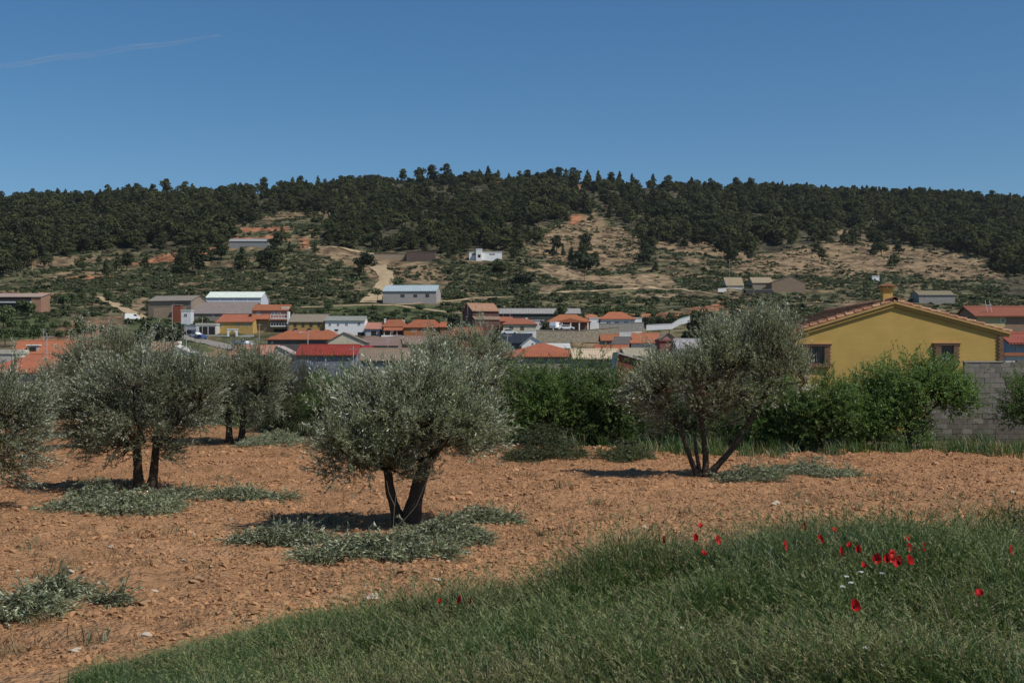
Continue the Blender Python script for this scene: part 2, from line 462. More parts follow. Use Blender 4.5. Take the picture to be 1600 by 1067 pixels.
def build_ground():
    ys = np.concatenate([np.linspace(-9, 8, 14)[:-1], np.geomspace(8, 60, 330)[:-1], np.geomspace(60, 420, 120)[:-1], np.geomspace(420, 1330, 300)[:-1], np.geomspace(1330, 4000, 26)])
    us = np.concatenate([np.linspace(-1.1, -0.56, 14)[:-1], np.linspace(-0.56, 0.56, 440), np.linspace(0.56, 1.1, 14)[1:]])
    Yg, Ug = np.meshgrid(ys, us, indexing='ij')
    Xg = Ug * (Yg + 12)
    Zg = height(Xg, Yg)
    ny, nx = Yg.shape
    V = np.stack([Xg, Yg, Zg], -1).reshape(-1, 3)
    # natural colour of the soil, by what grows or lies there
    X, Y, Z = V[:, 0], V[:, 1], V[:, 2]
    yy = np.maximum(Y, 5)
    jx = (fbm(X / 7, Y / 12, 41, 3) - 0.5); jy = (fbm(X / 7, Y / 12, 51, 3) - 0.5)
    px = CX + F * X / yy; row = HY - F * Z / yy
    pxj = px + jx * 26; rowj = row + jy * 9
    C = np.zeros((len(V), 3))
    k = np.clip((fbm(X / 10, Y / 16, 61, 5) - 0.47) * 4.5, 0, 1)[:, None]
    C[:] = np.array(SCR) * (1 - k) + np.array(TAN) * k
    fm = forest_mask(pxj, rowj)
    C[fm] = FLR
    for c, poly in PAINT:
        m = in_poly(pxj, rowj, poly) & (Y > 100)
        C[m] = np.array(c)
    g = np.clip((fbm(X / 3.5, Y / 5, 71, 4) - 0.5) * 3.2 + 1, 0.45, 1.5)[:, None]
    C *= g
    near = (1 - sstep(74, 84, Y + 10 * (fbm(X / 5, Y / 5, 81, 2) - 0.5)))[:, None]
    soil = np.array(SOIL) * np.clip(1 + (fbm(X * 0.5, Y * 0.5, 91, 4) - 0.5) * 0.5, 0.7, 1.3)[:, None]
    far_red = sstep(18, 45, Y)[:, None]
    soil = soil * (1 - far_red * np.array([0.02, 0.10, 0.16]))
    weedy = (sstep(44, 49, Y + 3 * (fbm(X / 2, Y / 2, 95, 2) - 0.5)) * sstep(-14, -8, X))[:, None]
    soil = soil * (1 - weedy) + np.array((0.15, 0.115, 0.06)) * weedy
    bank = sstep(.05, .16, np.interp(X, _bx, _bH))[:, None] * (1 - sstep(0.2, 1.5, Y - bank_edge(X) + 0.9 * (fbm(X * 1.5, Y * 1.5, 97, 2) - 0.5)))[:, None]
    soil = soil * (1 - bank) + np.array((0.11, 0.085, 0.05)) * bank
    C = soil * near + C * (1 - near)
    idx = np.arange(ny * nx).reshape(ny, nx)
    Q = np.stack([idx[:-1, :-1], idx[:-1, 1:], idx[1:, 1:], idx[1:, :-1]], -1).reshape(-1, 4)
    cy = Y[Q].mean(1); cx = X[Q].mean(1)
    zone = np.where(cy < bank_edge(cx) + 1.0, 0, np.where(cy < 84, 1, np.where(cy < 425, 2, 3)))
    for z, nm in enumerate(('grass_bank', 'ploughed_field', 'valley_ground', 'hillside')):
        q = Q[zone == z]
        u, inv = np.unique(q, return_inverse=True)
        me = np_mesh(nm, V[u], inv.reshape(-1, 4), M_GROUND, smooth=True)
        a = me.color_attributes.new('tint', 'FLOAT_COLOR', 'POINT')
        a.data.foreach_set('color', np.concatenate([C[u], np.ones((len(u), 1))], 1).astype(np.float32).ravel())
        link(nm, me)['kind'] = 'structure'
build_ground()

def ribbon(name, pts, width, mat, lift=0.12, y0=100):
    """a track draped on the ground along the pixels where the photograph shows it"""
    W3 = [hit(px, r, 0, y0) for px, r in pts]
    V, Q = [], []
    path = []
    for a, b in zip(W3[:-1], W3[1:]):
        n = max(2, int((b - a).length / 1.6))
        for k in range(n): path.append(a.lerp(b, k / n))
    path.append(W3[-1])
    for _ in range(6):
        path = [path[0]] + [(path[i - 1] + path[i] * 2 + path[i + 1]) / 4 for i in range(1, len(path) - 1)] + [path[-1]]
    nw = 4
    for i, p in enumerate(path):
        d = path[min(i + 1, len(path) - 1)] - path[max(i - 1, 0)]
        s = Vector((d.y, -d.x, 0)).normalized()
        w = width * (0.85 + 0.3 * vnoise(i * 0.2, 3.3, 7))
        for k in range(nw + 1):
            q = p + s * w * (k / nw - 0.5)
            V.append((q.x, q.y, h1(q.x, q.y) + lift + (0.06 if 0 < k < nw else -0.02)))
    for i in range(len(path) - 1):
        for k in range(nw):
            a = i * (nw + 1) + k
            Q.append((a, a + 1, a + nw + 2, a + nw + 1))
    o = link(name, np_mesh(name, V, Q, mat, smooth=True))
    o['kind'] = 'structure'
    return o
M_TRACK = m_plaster((0.40, 0.30, 0.18), 0.3, 0.3)
M_ROAD = m_plaster((0.24, 0.22, 0.19), 0.2, 0.3)
ribbon('dirt_track', [(575, 474), (588, 460), (600, 446), (606, 436), (598, 424), (588, 416)], 7.5, M_TRACK, 0.35)
ribbon('dirt_track', [(470, 481), (540, 478), (620, 477), (690, 472), (745, 466), (800, 464)], 2.6, M_TRACK, 0.2)
ribbon('dirt_track', [(840, 458), (900, 456), (960, 453), (1010, 449), (1060, 452), (1112, 459)], 3.2, M_TRACK, 0.25)
ribbon('dirt_track', [(620, 478), (650, 482), (690, 487), (735, 491)], 2.6, M_TRACK, 0.2)
ribbon('dirt_track', [(152, 464), (175, 474), (196, 484), (214, 494), (226, 500)], 5.0, M_TRACK, 0.25)
ribbon('dirt_track', [(482, 388), (520, 386), (560, 394), (600, 402)], 3.5, M_TRACK, 0.3)
ribbon('village_road', [(282, 520), (300, 530), (330, 536), (350, 541), (372, 546)], 6.5, M_ROAD, 0.2)
ribbon('village_road', [(372, 546), (430, 552), (500, 553)], 5.0, M_ROAD, 0.2)

# ------------------------------------------------------------------ the air between the field and the hill
HAZE = 0.00003
q_ = MB(); q_.box(-5200, 5200, -60, 4200, -60, 232)
hz = NT('air')
pv = hz.n('ShaderNodeVolumePrincipled', Density=HAZE, Anisotropy=0.2)
pv.inputs['Color'].default_value = (0.86, 0.91, 0.97, 1)
hz.l(pv.outputs[0], hz.out.inputs['Volume'])
q_.obj('haze', hz.m)['kind'] = 'stuff'
S.cycles.volume_bounces = 0
# ------------------------------------------------------------------ buildings
def window_on(root, x, z, w, h, frame_m, pane_m=None, depth=0.05, y=0.0, label=None):
    t = min(0.09, w * 0.13)
    b = MB()
    b.box(x - w / 2, x - w / 2 + t, y - depth, y, z, z + h); b.box(x + w / 2 - t, x + w / 2, y - depth, y, z, z + h)
    b.box(x - w / 2 + t, x + w / 2 - t, y - depth, y, z, z + t); b.box(x - w / 2 + t, x + w / 2 - t, y - depth, y, z + h - t, z + h)
    b.box(x - t / 2, x + t / 2, y - depth * 0.8, y, z + t, z + h - t)
    f = b.obj('window', frame_m, root)
    p = MB(); p.box(x - w / 2 + t, x + w / 2 - t, y - depth * 0.4, y + 0.02, z + t, z + h - t)
    p.obj('pane', pane_m or M_GLASS, f)
    if label: f['label'] = label
    return f

def building(name, label, cat, px0, px1, Y, rb, re, rr, roof='par', wall=(0.5, 0.45, 0.38), roofc=(0.36, 0.13, 0.06), wins=(), doors=(), chim=(),
             d=None, yaw=0.0, pitch=18, apx=None, frame=(0.6, 0.58, 0.55), group=None, ov=0.35, inset=None, wallvar=0.18, rpitch=0.24, ridge=True):
    k = Y / F
    w = (px1 - px0) * k; pc = (px0 + px1) / 2; xc = (pc - CX) * k
    ze, zb = (HY - re) * k, (HY - rb) * k
    if d is None:
        d = 6.0
        if roof in ('par', 'hip', 'mono'):
            for _ in range(12):
                q = 1.0 if roof == 'mono' else 0.5
                zr = (HY - rr) / F * (Y + d * q)
                d = min(max((zr - ze) / math.tan(R(pitch)) / q, 3.0), 14.0)
        else: d = 10.0
    zr = (HY - rr) / F * (Y + {'par': 0.5, 'hip': 0.5, 'mono': 1.0}.get(roof, 0.0) * d)
    z0 = min([zb] + [h1(xc + dx, Y + dy) for dx in (-w / 2, 0, w / 2) for dy in (0, d)]) - 0.5
    root = empty(name, (xc, Y, z0), R(yaw), label, cat, group)
    H, Hr = ze - z0, max(zr - z0, ze - z0 + 0.15)
    vr = random.Random(label); q_ = vr.uniform(.84, 1.1); roofc = tuple(c_ * q_ * vr.uniform(.93, 1.07) for c_ in roofc)
    wm = m_plaster(wall, wallvar); b = MB(); r = MB(); t = 0.14
    if roof == 'par':
        s = (Hr - H) / (d / 2)
        b.ext_x([(0, 0), (d, 0), (d, H), (d / 2, Hr), (0, H)], -w / 2, w / 2)
        e = H - ov * s + 0.012
        r.ext_x([(-ov, e), (d / 2, Hr + 0.012), (d + ov, e), (d + ov, e + t), (d / 2, Hr + 0.012 + t), (-ov, e + t)], -w / 2 - 0.2, w / 2 + 0.2)
        rm = m_roof(roofc, 'X', rpitch)
        if ridge:
            q = MB(); q.ext_x([(d / 2 - 0.16, Hr + t - 0.02), (d / 2 + 0.16, Hr + t - 0.02), (d / 2 + 0.1, Hr + t + 0.12), (d / 2 - 0.1, Hr + t + 0.12)], -w / 2 - 0.22, w / 2 + 0.22)
    elif roof == 'gable':
        ax = ((apx - pc) * k) if apx is not None else 0.0
        b.ext_y([(-w / 2, 0), (w / 2, 0), (w / 2, H), (ax, Hr), (-w / 2, H)], 0, d)
        s1 = (Hr - H) / (ax + w / 2); s2 = (Hr - H) / (w / 2 - ax)
        r.ext_y([(-w / 2 - ov, H - ov * s1 + 0.012), (ax, Hr + 0.012), (w / 2 + ov, H - ov * s2 + 0.012), (w / 2 + ov, H - ov * s2 + t + 0.012), (ax, Hr + t + 0.012), (-w / 2 - ov, H - ov * s1 + t + 0.012)], -0.2, d + 0.2)
        rm = m_roof(roofc, 'Y', rpitch)
    elif roof == 'hip':
        b.box(-w / 2, w / 2, 0, d, 0, H)
        ins = inset * k if inset is not None else min(d / 2, w / 2 - 0.2)
        e0, e1, f0, f1 = -w / 2 - ov, w / 2 + ov, -ov, d + ov
        lo = H - 0.02
        r.add([(e0, f0, lo), (e1, f0, lo), (e1, f1, lo), (e0, f1, lo), (e0, f0, lo + t), (e1, f0, lo + t), (e1, f1, lo + t), (e0, f1, lo + t),
               (-w / 2 + ins, d / 2, Hr + t), (w / 2 - ins, d / 2, Hr + t)],
              [(0, 3, 2, 1), (0, 1, 5, 4), (1, 2, 6, 5), (2, 3, 7, 6), (3, 0, 4, 7), (4, 5, 9, 8), (5, 6, 9), (6, 7, 8, 9), (7, 4, 8)])
        rm = m_roof(roofc, 'X', rpitch)
    elif roof == 'mono':
        s = (Hr - H) / d
        b.ext_x([(0, 0), (d, 0), (d, Hr), (0, H)], -w / 2, w / 2)
        r.ext_x([(-ov, H - ov * s + 0.012), (d + ov, Hr + ov * s + 0.012), (d + ov, Hr + ov * s + t), (-ov, H - ov * s + t)], -w / 2 - 0.2, w / 2 + 0.2)
        rm = m_roof(roofc, 'X', rpitch)
    else:
        b.box(-w / 2, w / 2, 0, d, 0, H)
        r.box(-w / 2 - 0.12, w / 2 + 0.12, -0.12, d + 0.12, H + 0.003, H + max(0.2, Hr - H))
        rm = m_plaster(roofc, 0.2)
    b.obj('wall', wm, root)
    ro = r.obj('roof', rm, root)
    if roof == 'par' and ridge: q.obj('ridge_cap', m_flat(tuple(c * 1.1 for c in roofc), 0.9), ro)
    fm = m_flat(frame, 0.6)
    for (x, rt, wp, hp) in wins:
        window_on(root, (x - pc) * k, (HY - rt - hp) * k - z0, wp * k, hp * k, fm)
    for (x, rt, wp, hp) in doors:
        q = MB(); X0 = (x - pc) * k; zt = (HY - rt) * k - z0
        q.box(X0 - wp * k / 2, X0 + wp * k / 2, -0.04, 0.05, zt - hp * k, zt); q.obj('door', M_DARK, root)
    for (x, rt, wp, c, dark) in chim:
        q = MB(); X0 = (x - pc) * k; zt = (HY - rt) / F * (Y + d * 0.45) - z0; hw = wp * k / 2
        q.box(X0 - hw, X0 + hw, d * 0.45 - hw, d * 0.45 + hw, H * 0.8, zt - 0.3)
        ch = q.obj('chimney', m_plaster(c, 0.1), root)
        q = MB(); q.box(X0 - hw * 1.25, X0 + hw * 1.25, d * 0.45 - hw * 1.25, d * 0.45 + hw * 1.25, zt - 0.297, zt)
        q.obj('cap', M_DARK if dark else m_plaster(c, 0.1), ch)
    if roof in ('par', 'hip') and cat == 'house' and vr.random() < .5:
        q = MB(); ax_ = vr.uniform(-.3, .3) * w; hz_ = Hr + vr.uniform(1.2, 2.0)
        q.tube([(ax_, d / 2, Hr - .3), (ax_, d / 2, hz_)], .035, 4)
        for e_ in (0, .22, .44): q.tube([(ax_ - .4 + e_ * .4, d / 2, hz_ - e_), (ax_ + .4 - e_ * .4, d / 2, hz_ - e_)], .022, 4)
        q.obj('antenna', m_flat((0.45, 0.45, 0.45), 0.5), root)
    root['dims'] = (w, d, H)
    return root

def box_part(root, name, x0, x1, y0, y1, z0, z1, mat):
    q = MB(); q.box(x0, x1, y0, y1, z0, z1); return q.obj(name, mat, root)

ORANGE = (0.32, 0.112, 0.058); TERRA = (0.31, 0.11, 0.065); PINK = (0.36, 0.17, 0.12); BROWNT = (0.20, 0.145, 0.105); GREYT = (0.22, 0.20, 0.18)
CREAM = (0.58, 0.52, 0.38); OCHRE = (0.40, 0.27, 0.09); WHITE = (0.80, 0.79, 0.77); STONE = (0.30, 0.24, 0.17); GREY = (0.33, 0.32, 0.31)
BRICK = (0.30, 0.12, 0.085)

# far left
b = building('long_shed', 'long low shed with tan roof and dark open front at far left edge', 'shed', -40, 64, 420, 482, 464, 459, 'mono', (0.36, 0.2, 0.13), (0.33, 0.26, 0.2), d=8)
w_, d_, H_ = b['dims']
box_part(b, 'opening_shade', -w_ / 2 + 0.2, w_ / 2 - 3.2, -0.05, 0.06, H_ - 1.5, H_ - 0.15, M_DARK)  # dark slab on the wall, painting the shade inside the open front
box_part(b, 'fascia', -w_ / 2, w_ / 2 - 3.0, -1.6, -0.06, H_ - 2.0, H_ - 1.55, m_plaster((0.5, 0.52, 0.55)))
box_part(b, 'shutter', -w_ / 2, w_ / 2 - 3.1, -0.05, 0.06, H_ - 3.9, H_ - 2.02, m_flat((0.06, 0.07, 0.09)))
b = building('red_roof_house', 'house with long plain red tiled roof and small dormer behind left olive trees', 'house', 22, 124, 190, 575, 553, 534, 'par', (0.2, 0.15, 0.13), ORANGE, yaw=8, pitch=22)
k = 190 / F
q = MB(); q.box(-2.9, -1.4, 0.6, 2.4, b['dims'][2] - 0.3, b['dims'][2] + 1.25); dm = q.obj('dormer', m_plaster((0.4, 0.36, 0.32)), b)
q = MB(); q.box(-2.65, -1.65, 0.56, 0.62, b['dims'][2] + 0.1, b['dims'][2] + 1.0); q.obj('opening_shade', M_DARK, dm)  # dark sheet standing in for the unlit inside of the dormer
q = MB(); q.box(-3.05, -1.25, 0.45, 2.5, b['dims'][2] + 1.253, b['dims'][2] + 1.4); q.obj('cap', M_WHITE, dm)
building('red_hip_house', 'low house with broad red hipped tile roof at the left edge', 'house', -30, 97, 140, 610, 583, 556, 'hip', (0.4, 0.34, 0.28), ORANGE, pitch=20, inset=45)
building('pale_wall_shed', 'pale flat topped masonry block at left edge between two red roofs', 'shed', -20, 30, 165, 580, 553, 546, 'flat', (0.5, 0.47, 0.42), (0.5, 0.47, 0.42), d=3)
building('tan_roof_hut', 'tan roofed hut half hidden behind the left olive crowns', 'hut', 228, 264, 150, 575, 550, 537, 'par', (0.32, 0.24, 0.18), (0.32, 0.2, 0.13))
building('whitewashed_hut', 'whitewashed hut with stubby white chimney showing between left olive crowns', 'hut', 262, 301, 152, 575, 553, 541, 'gable', WHITE, (0.55, 0.53, 0.5), d=4, apx=272, chim=[(274, 533, 5, WHITE, False)])
# left village
building('stone_barn', 'long weathered stone barn with grey tiled roof on slope left of village', 'barn', 228, 302, 432, 494, 470, 463, 'par', (0.27, 0.21, 0.16), (0.23, 0.19, 0.16), yaw=-14, wins=[(272, 473, 3, 4)])
b = building('white_warehouse', 'white metal warehouse with pale roof standing behind grey shed', 'warehouse', 322, 408, 460, 482, 465, 457, 'par', (0.55, 0.58, 0.62), (0.62, 0.66, 0.62), rpitch=1.0, wallvar=0.06)
w_, d_, H_ = b['dims']
for i in range(5): box_part(b, 'wall_post', -w_ / 2 + i * w_ / 4 - 0.1, -w_ / 2 + i * w_ / 4 + 0.1, -0.06, 0.05, 0, H_ - 0.1, M_WHITE)
building('grey_long_shed', 'long grey stone farm shed with two tier tiled roof below white warehouse', 'shed', 299, 399, 432, 502, 480, 473, 'par', (0.22, 0.2, 0.17), (0.19, 0.17, 0.15))
b = building('lean_to_shed', 'grey lean to shed with low tiled roof in front of the long grey shed', 'shed', 296, 397, 424, 505, 490, 481, 'mono', (0.24, 0.22, 0.18), (0.2, 0.18, 0.155), wins=[(307, 491, 5, 5), (333, 491, 3, 4), (360, 489, 8, 4)])
building('white_hut', 'tiny white hut with one dark square window beside grey shed', 'hut', 283, 298, 412, 502, 486, 484, 'flat', (0.66, 0.67, 0.68), (0.6, 0.58, 0.55), d=4, wins=[(290, 490, 5, 5)])
b = building('carport', 'flat roofed white carport with two dark open bays beside yellow arch house', 'carport', 306, 338, 388, 530, 508, 505, 'flat', (0.62, 0.6, 0.57), (0.5, 0.46, 0.4), d=7)
k = 388 / F
for x, wp in ((318, 13), (331, 10)): box_part(b, 'bay_shade', (x - 322) * k - wp * k / 2, (x - 322) * k + wp * k / 2, -0.05, 0.06, b['dims'][2] - 3.0, b['dims'][2] - 0.4, M_DARK)  # dark panels painted for the shade inside the carport
building('grey_container', 'grey blue steel container beside the carport and parked cars', 'container', 288, 308, 392, 530, 509, 508, 'flat', (0.36, 0.38, 0.43), (0.4, 0.42, 0.46), d=2.5)
b = building('yellow_arch_house', 'yellow two storey house with red tile roof behind white garden arch', 'house', 337, 396, 392, 532, 503, 492, 'par', (0.50, 0.33, 0.11), TERRA, yaw=-6,
         wins=[(345, 505, 4, 6), (373, 505, 5, 5), (387, 505, 4, 5), (373, 518, 4, 6)])
a = empty('garden_arch', P(363, 535, 383), 0, 'white arched garden gateway in front of yellow house', 'archway')
k = 383 / F; q = MB()
pts = [(math.cos(t) * 5.2 * k, 2.6 + math.sin(t) * 5.2 * k) for t in np.linspace(0, math.pi, 13)]
outer = [(-8 * k, 0), (-8 * k, 20 * k), (8 * k, 20 * k), (8 * k, 0), (5.2 * k, 0)] + [(x, z) for x, z in pts] + [(-5.2 * k, 0)]
q.ext_y(list(reversed(outer)), 0, 0.4); q.obj('arch', M_WHITE, a)
box_part(a, 'coping', -8.6 * k, 8.6 * k, -0.08, 0.48, 20 * k + 0.003, 20 * k + 0.25, M_WHITE)
def wall_run(name, label, pts, Y, thick, mat, cat='wall', cap=None):
    """a free-standing wall: pts = (px, top row, bottom row) along it"""
    k = Y / F
    o = empty(name, ((pts[0][0] - CX) * k, Y, (HY - pts[0][2]) * k), 0, label, cat)
    q = MB(); c = MB()
    for (p0, t0, b0), (p1, t1, b1) in zip(pts[:-1], pts[1:]):
        x0, x1 = (p0 - pts[0][0]) * k, (p1 - pts[0][0]) * k
        zz = lambda r: (pts[0][2] - r) * k
        q.add([(x0, 0, zz(b0) - 1), (x1, 0, zz(b1) - 1), (x1, thick, zz(b1) - 1), (x0, thick, zz(b0) - 1), (x0, 0, zz(t0)), (x1, 0, zz(t1)), (x1, thick, zz(t1)), (x0, thick, zz(t0))],
              [(0, 3, 2, 1), (4, 5, 6, 7), (0, 1, 5, 4), (1, 2, 6, 5), (2, 3, 7, 6), (3, 0, 4, 7)])
        c.add([(x0, -0.06, zz(t0) + .004), (x1, -0.06, zz(t1) + .004), (x1, thick + .06, zz(t1) + .004), (x0, thick + .06, zz(t0) + .004), (x0, -0.06, zz(t0) + .12), (x1, -0.06, zz(t1) + .12), (x1, thick + .06, zz(t1) + .12), (x0, thick + .06, zz(t0) + .12)],
              [(0, 3, 2, 1), (4, 5, 6, 7), (0, 1, 5, 4), (1, 2, 6, 5), (2, 3, 7, 6), (3, 0, 4, 7)])
    q.obj('wall', mat, o); c.obj('coping', cap or mat, o)
    return o
wall_run('garden_wall', 'low white garden wall either side of the arch', [(319, 524, 531), (354, 525, 532), (354.5, 526, 532)], 383, 0.3, M_WHITE)
wall_run('garden_wall', 'low white garden wall running right from the arch to brown stone house', [(372, 525, 532), (396, 524, 532)], 383, 0.3, M_WHITE)
b = building('terraced_house', 'three storey house with stepped orange roofs and white balconies', 'house', 394, 450, 396, 535, 485, 477, 'par', (0.36, 0.19, 0.15), ORANGE,
             wins=[(404, 487, 5, 5), (427, 488, 5, 5), (436, 488, 5, 4), (412, 503, 9, 6), (400, 521, 4, 6), (408, 521, 5, 5), (420, 521, 5, 5)], frame=(0.8, 0.8, 0.78))
k = 396 / F; w_, d_, H_ = b['dims']
box_part(b, 'stone_front', -w_ / 2 + 0.02, w_ / 2 - 0.02, -0.25, -0.003, 0, H_ - 15 * k, m_plaster((0.33, 0.25, 0.14), 0.35, 2.0))
q = MB(); z = H_ - 7 * k; q.ext_x([(-1.6, z - 1.5), (0.0, z - 0.2), (0.0, z), (-1.6, z - 1.3)], -w_ / 2 - 0.1, w_ / 2 - 5.2); q.obj('lower_roof', m_roof(ORANGE, 'X'), b)
q = MB(); z = H_ - 13 * k; q.ext_x([(-1.7, z - .5), (0.0, z - 0.1), (0.0, z + .1), (-1.7, z - .3)], w_ / 2 - 5.0, w_ / 2); q.obj('porch_roof', m_roof(TERRA, 'X'), b)
for zz_ in (H_ - 12 * k, H_ - 24 * k):
    bal = box_part(b, 'balcony', w_ / 2 - 5.2, w_ / 2, -1.3, -0.26, zz_ - 0.3, zz_, M_WHITE)
    for i in range(7): box_part(bal, 'rail_post', w_ / 2 - 5.2 + i * 0.85, w_ / 2 - 5.12 + i * 0.85, -1.3, -1.24, zz_ + 0.003, zz_ + 0.9, M_WHITE)
    box_part(bal, 'rail', w_ / 2 - 5.2, w_ / 2, -1.32, -1.22, zz_ + 0.904, zz_ + 1.0, M_WHITE)
for i in range(4): box_part(b, 'balcony_window', w_ / 2 - 5.0 + i * 1.25, w_ / 2 - 4.0 + i * 1.25, -0.3, -0.255, H_ - 23 * k, H_ - 17 * k, M_GLASS)
box_part(b, 'end_pillar', w_ / 2 + 0.003, w_ / 2 + 0.5, -1.3, 1.0, 0, H_ - 2 * k, M_WHITE)
box_part(b, 'garage_shade', w_ / 2 - 4.3, w_ / 2 - 0.2, -0.31, -0.255, H_ - 41 * k, H_ - 29 * k, M_DARK)  # dark panel on the stone front, for the shade within the garage
box_part(b, 'terrace_box', w_ / 2 - 2.2, w_ / 2, 1, 3, H_ - .5, H_ + 1.2, m_plaster((0.55, 0.52, 0.45)))
building('ochre_house', 'ochre terrace house with four dark windows under mottled grey roof', 'house', 451, 508, 386, 525, 503, 492, 'par', OCHRE, (0.25, 0.2, 0.15), frame=(0.12, 0.05, 0.03),
         wins=[(461, 505, 4.5, 6), (473.5, 505, 4.5, 6), (486, 505, 5, 6), (498.5, 505, 4.5, 6)])
building('white_house', 'bright white two storey house with grey roof beside ochre house', 'house', 508, 570, 382, 530, 501, 495, 'par', WHITE, (0.24, 0.23, 0.22), wallvar=0.06, frame=(0.75, 0.74, 0.72),
         wins=[(515.5, 504.5, 4, 5), (528.5, 504.5, 4, 5), (541.5, 504, 4.5, 5), (561, 503.5, 5, 5)], doors=[(564, 519, 10, 8)])
building('small_red_house', 'small low house with dull red roof right of white house', 'house', 571, 594, 380, 530, 514, 505, 'par', (0.42, 0.42, 0.44), PINK, doors=[(584, 517, 8, 9)])
b = building('porch_house', 'house with orange hip roof, white chimneys and dark veranda on white wall', 'house', 597, 632, 378, 532, 511, 500, 'hip', (0.22, 0.1, 0.07), ORANGE, inset=6,
             chim=[(598.5, 498, 3, WHITE, False), (627.5, 500, 3, WHITE, False)])
w_, d_, H_ = b['dims']; k = 378 / F
q = MB(); q.ext_x([(-2.2, H_ - 1.15), (0.0, H_ - 0.2), (0.0, H_), (-2.2, H_ - 0.98)], -w_ / 2 + 0.6, w_ / 2); q.obj('porch_roof', m_roof(TERRA, 'X'), b)
for i in range(4): box_part(b, 'column', -w_ / 2 + 0.7 + i * (w_ - 1.0) / 3, -w_ / 2 + 0.95 + i * (w_ - 1.0) / 3, -2.0, -1.75, 0, H_ - 1.1, m_plaster((0.5, 0.42, 0.34)))
box_part(b, 'porch_wall', -w_ / 2, w_ / 2 + 0.1, -2.3, -2.05, 0, H_ - 13 * k, M_WHITE)
building('brick_villa', 'orange brick house under red hip roof right of veranda house', 'house', 631, 692, 372, 530, 512, 500, 'hip', (0.42, 0.17, 0.07), ORANGE, frame=(0.75, 0.72, 0.7),
         wins=[(661, 514, 5, 6), (678, 513, 6, 5), (645, 514, 4, 5)], inset=16)
building('orange_roof_annexe', 'low annexe with short orange roof left of dark conifer', 'house', 688, 706, 366, 525, 511, 504, 'par', (0.35, 0.15, 0.08), ORANGE)
building('orange_strip_house', 'low house whose orange roof strip shows above olive crown', 'house', 708, 752, 300, 535, 524, 513, 'par', (0.25, 0.1, 0.07), ORANGE)
# middle row
building('four_chimney_house', 'wide house with bright orange roof carrying four dark topped chimneys', 'house', 418, 536, 262, 560, 531, 516, 'hip', (0.14, 0.12, 0.11), ORANGE, pitch=20, inset=28,  # wall colour set dark to hold the shade on it
         chim=[(455, 513, 4.5, (0.6, 0.55, 0.5), True), (477, 513, 4.5, (0.6, 0.55, 0.5), True), (498, 514, 4.5, (0.6, 0.55, 0.5), True), (520, 514.5, 4.5, (0.6, 0.55, 0.5), True)])
building('cream_gable_house', 'cream gable wall house with grey tiles right of four chimney roof', 'house', 512, 569, 255, 560, 534, 520, 'gable', CREAM, (0.22, 0.18, 0.14), apx=537, d=9)
building('red_metal_shed', 'shed with glossy crimson metal roof and blue grey wall in village middle', 'shed', 463, 556, 200, 590, 555, 540, 'par', (0.2, 0.21, 0.25), (0.27, 0.04, 0.03), pitch=17, rpitch=0.5)
building('crimson_lean_to', 'narrow crimson roofed lean to touching the right end of red metal shed', 'shed', 557, 577, 204, 590, 553, 542, 'mono', (0.3, 0.27, 0.25), (0.25, 0.03, 0.037), rpitch=0.5)
building('cream_end_house', 'small cream end wall sloping right of pink roof beside olive crown', 'house', 424, 464, 206, 590, 557, 541, 'gable', (0.52, 0.47, 0.37), (0.4, 0.36, 0.3), apx=432, d=7)
building('pink_roof_house', 'low house with mottled pink clay roof behind left olive crowns', 'house', 362, 428, 215, 580, 554, 541, 'par', (0.2, 0.14, 0.12), PINK)
b = empty('fuel_tank', P(468, 600, 110), 0, 'blue grey rounded tank standing behind green bush', 'tank')
q = MB(); k = 110 / F
q.ext_y([(-18 * k, 0)] + [(18 * k, 0)] + [(math.cos(t) * 18 * k, 18 * k + math.sin(t) * 20 * k) for t in np.linspace(0, math.pi, 15)], 0, 3.5); q.obj('shell', m_flat((0.15, 0.175, 0.225), 0.6), b)
q = MB(); q.ext_y([(-18.4 * k, 20 * k - .05), (18.4 * k, 20 * k - .05), (18.4 * k, 20 * k + .05), (-18.4 * k, 20 * k + .05)], -0.04, 0.1); q.obj('band', m_flat((0.16, 0.19, 0.26)), b)
b = building('brown_tile_house', 'house with weathered brown roof and pale verge just behind central olive', 'house', 564, 640, 172, 590, 563, 546, 'par', (0.24, 0.24, 0.25), (0.21, 0.155, 0.115), yaw=6)
w_, d_, H_ = b['dims']
building('dull_roof_house', 'dull brown roofed house below the small red house', 'house', 566, 622, 290, 555, 540, 528, 'par', (0.25, 0.2, 0.17), (0.2, 0.14, 0.115))
building('faded_roof_house', 'faded brown roofed house below the orange brick house', 'house', 612, 690, 300, 550, 538, 526, 'par', (0.3, 0.25, 0.2), (0.23, 0.165, 0.125), chim=[(613, 527, 2.5, (0.5, 0.45, 0.4), True)])
b = building('tall_brown_house', 'tall dark brick house with tan roof and white chimney', 'house', 738, 780, 362, 530, 486, 475, 'par', (0.13, 0.07, 0.06), (0.30, 0.17, 0.10), yaw=14, chim=[(739, 476, 3, WHITE, False)], wins=[(760, 499, 5, 5), (772, 499, 5, 5)])
w_, d_, H_ = b['dims']
q = MB(); q.ext_x([(-3.0, H_ - 2.6), (0.0, H_ - 1.7), (0.0, H_ - 1.5), (-3.0, H_ - 2.4)], -w_ / 2 - 0.1, w_ / 2 + .3); q.obj('lower_roof', m_roof((0.24, 0.17, 0.12), 'X'), b)
box_part(b, 'annexe', -w_ / 2, w_ / 2, -2.8, -0.003, 0, H_ - 2.62, m_plaster((0.16, 0.09, 0.07)))
building('long_grey_barn', 'very long low barn with pale grey roof behind hip roofed houses', 'barn', 780, 907, 402, 505, 490, 483, 'par', (0.08, 0.08, 0.07), (0.34, 0.32, 0.3), rpitch=0.9)
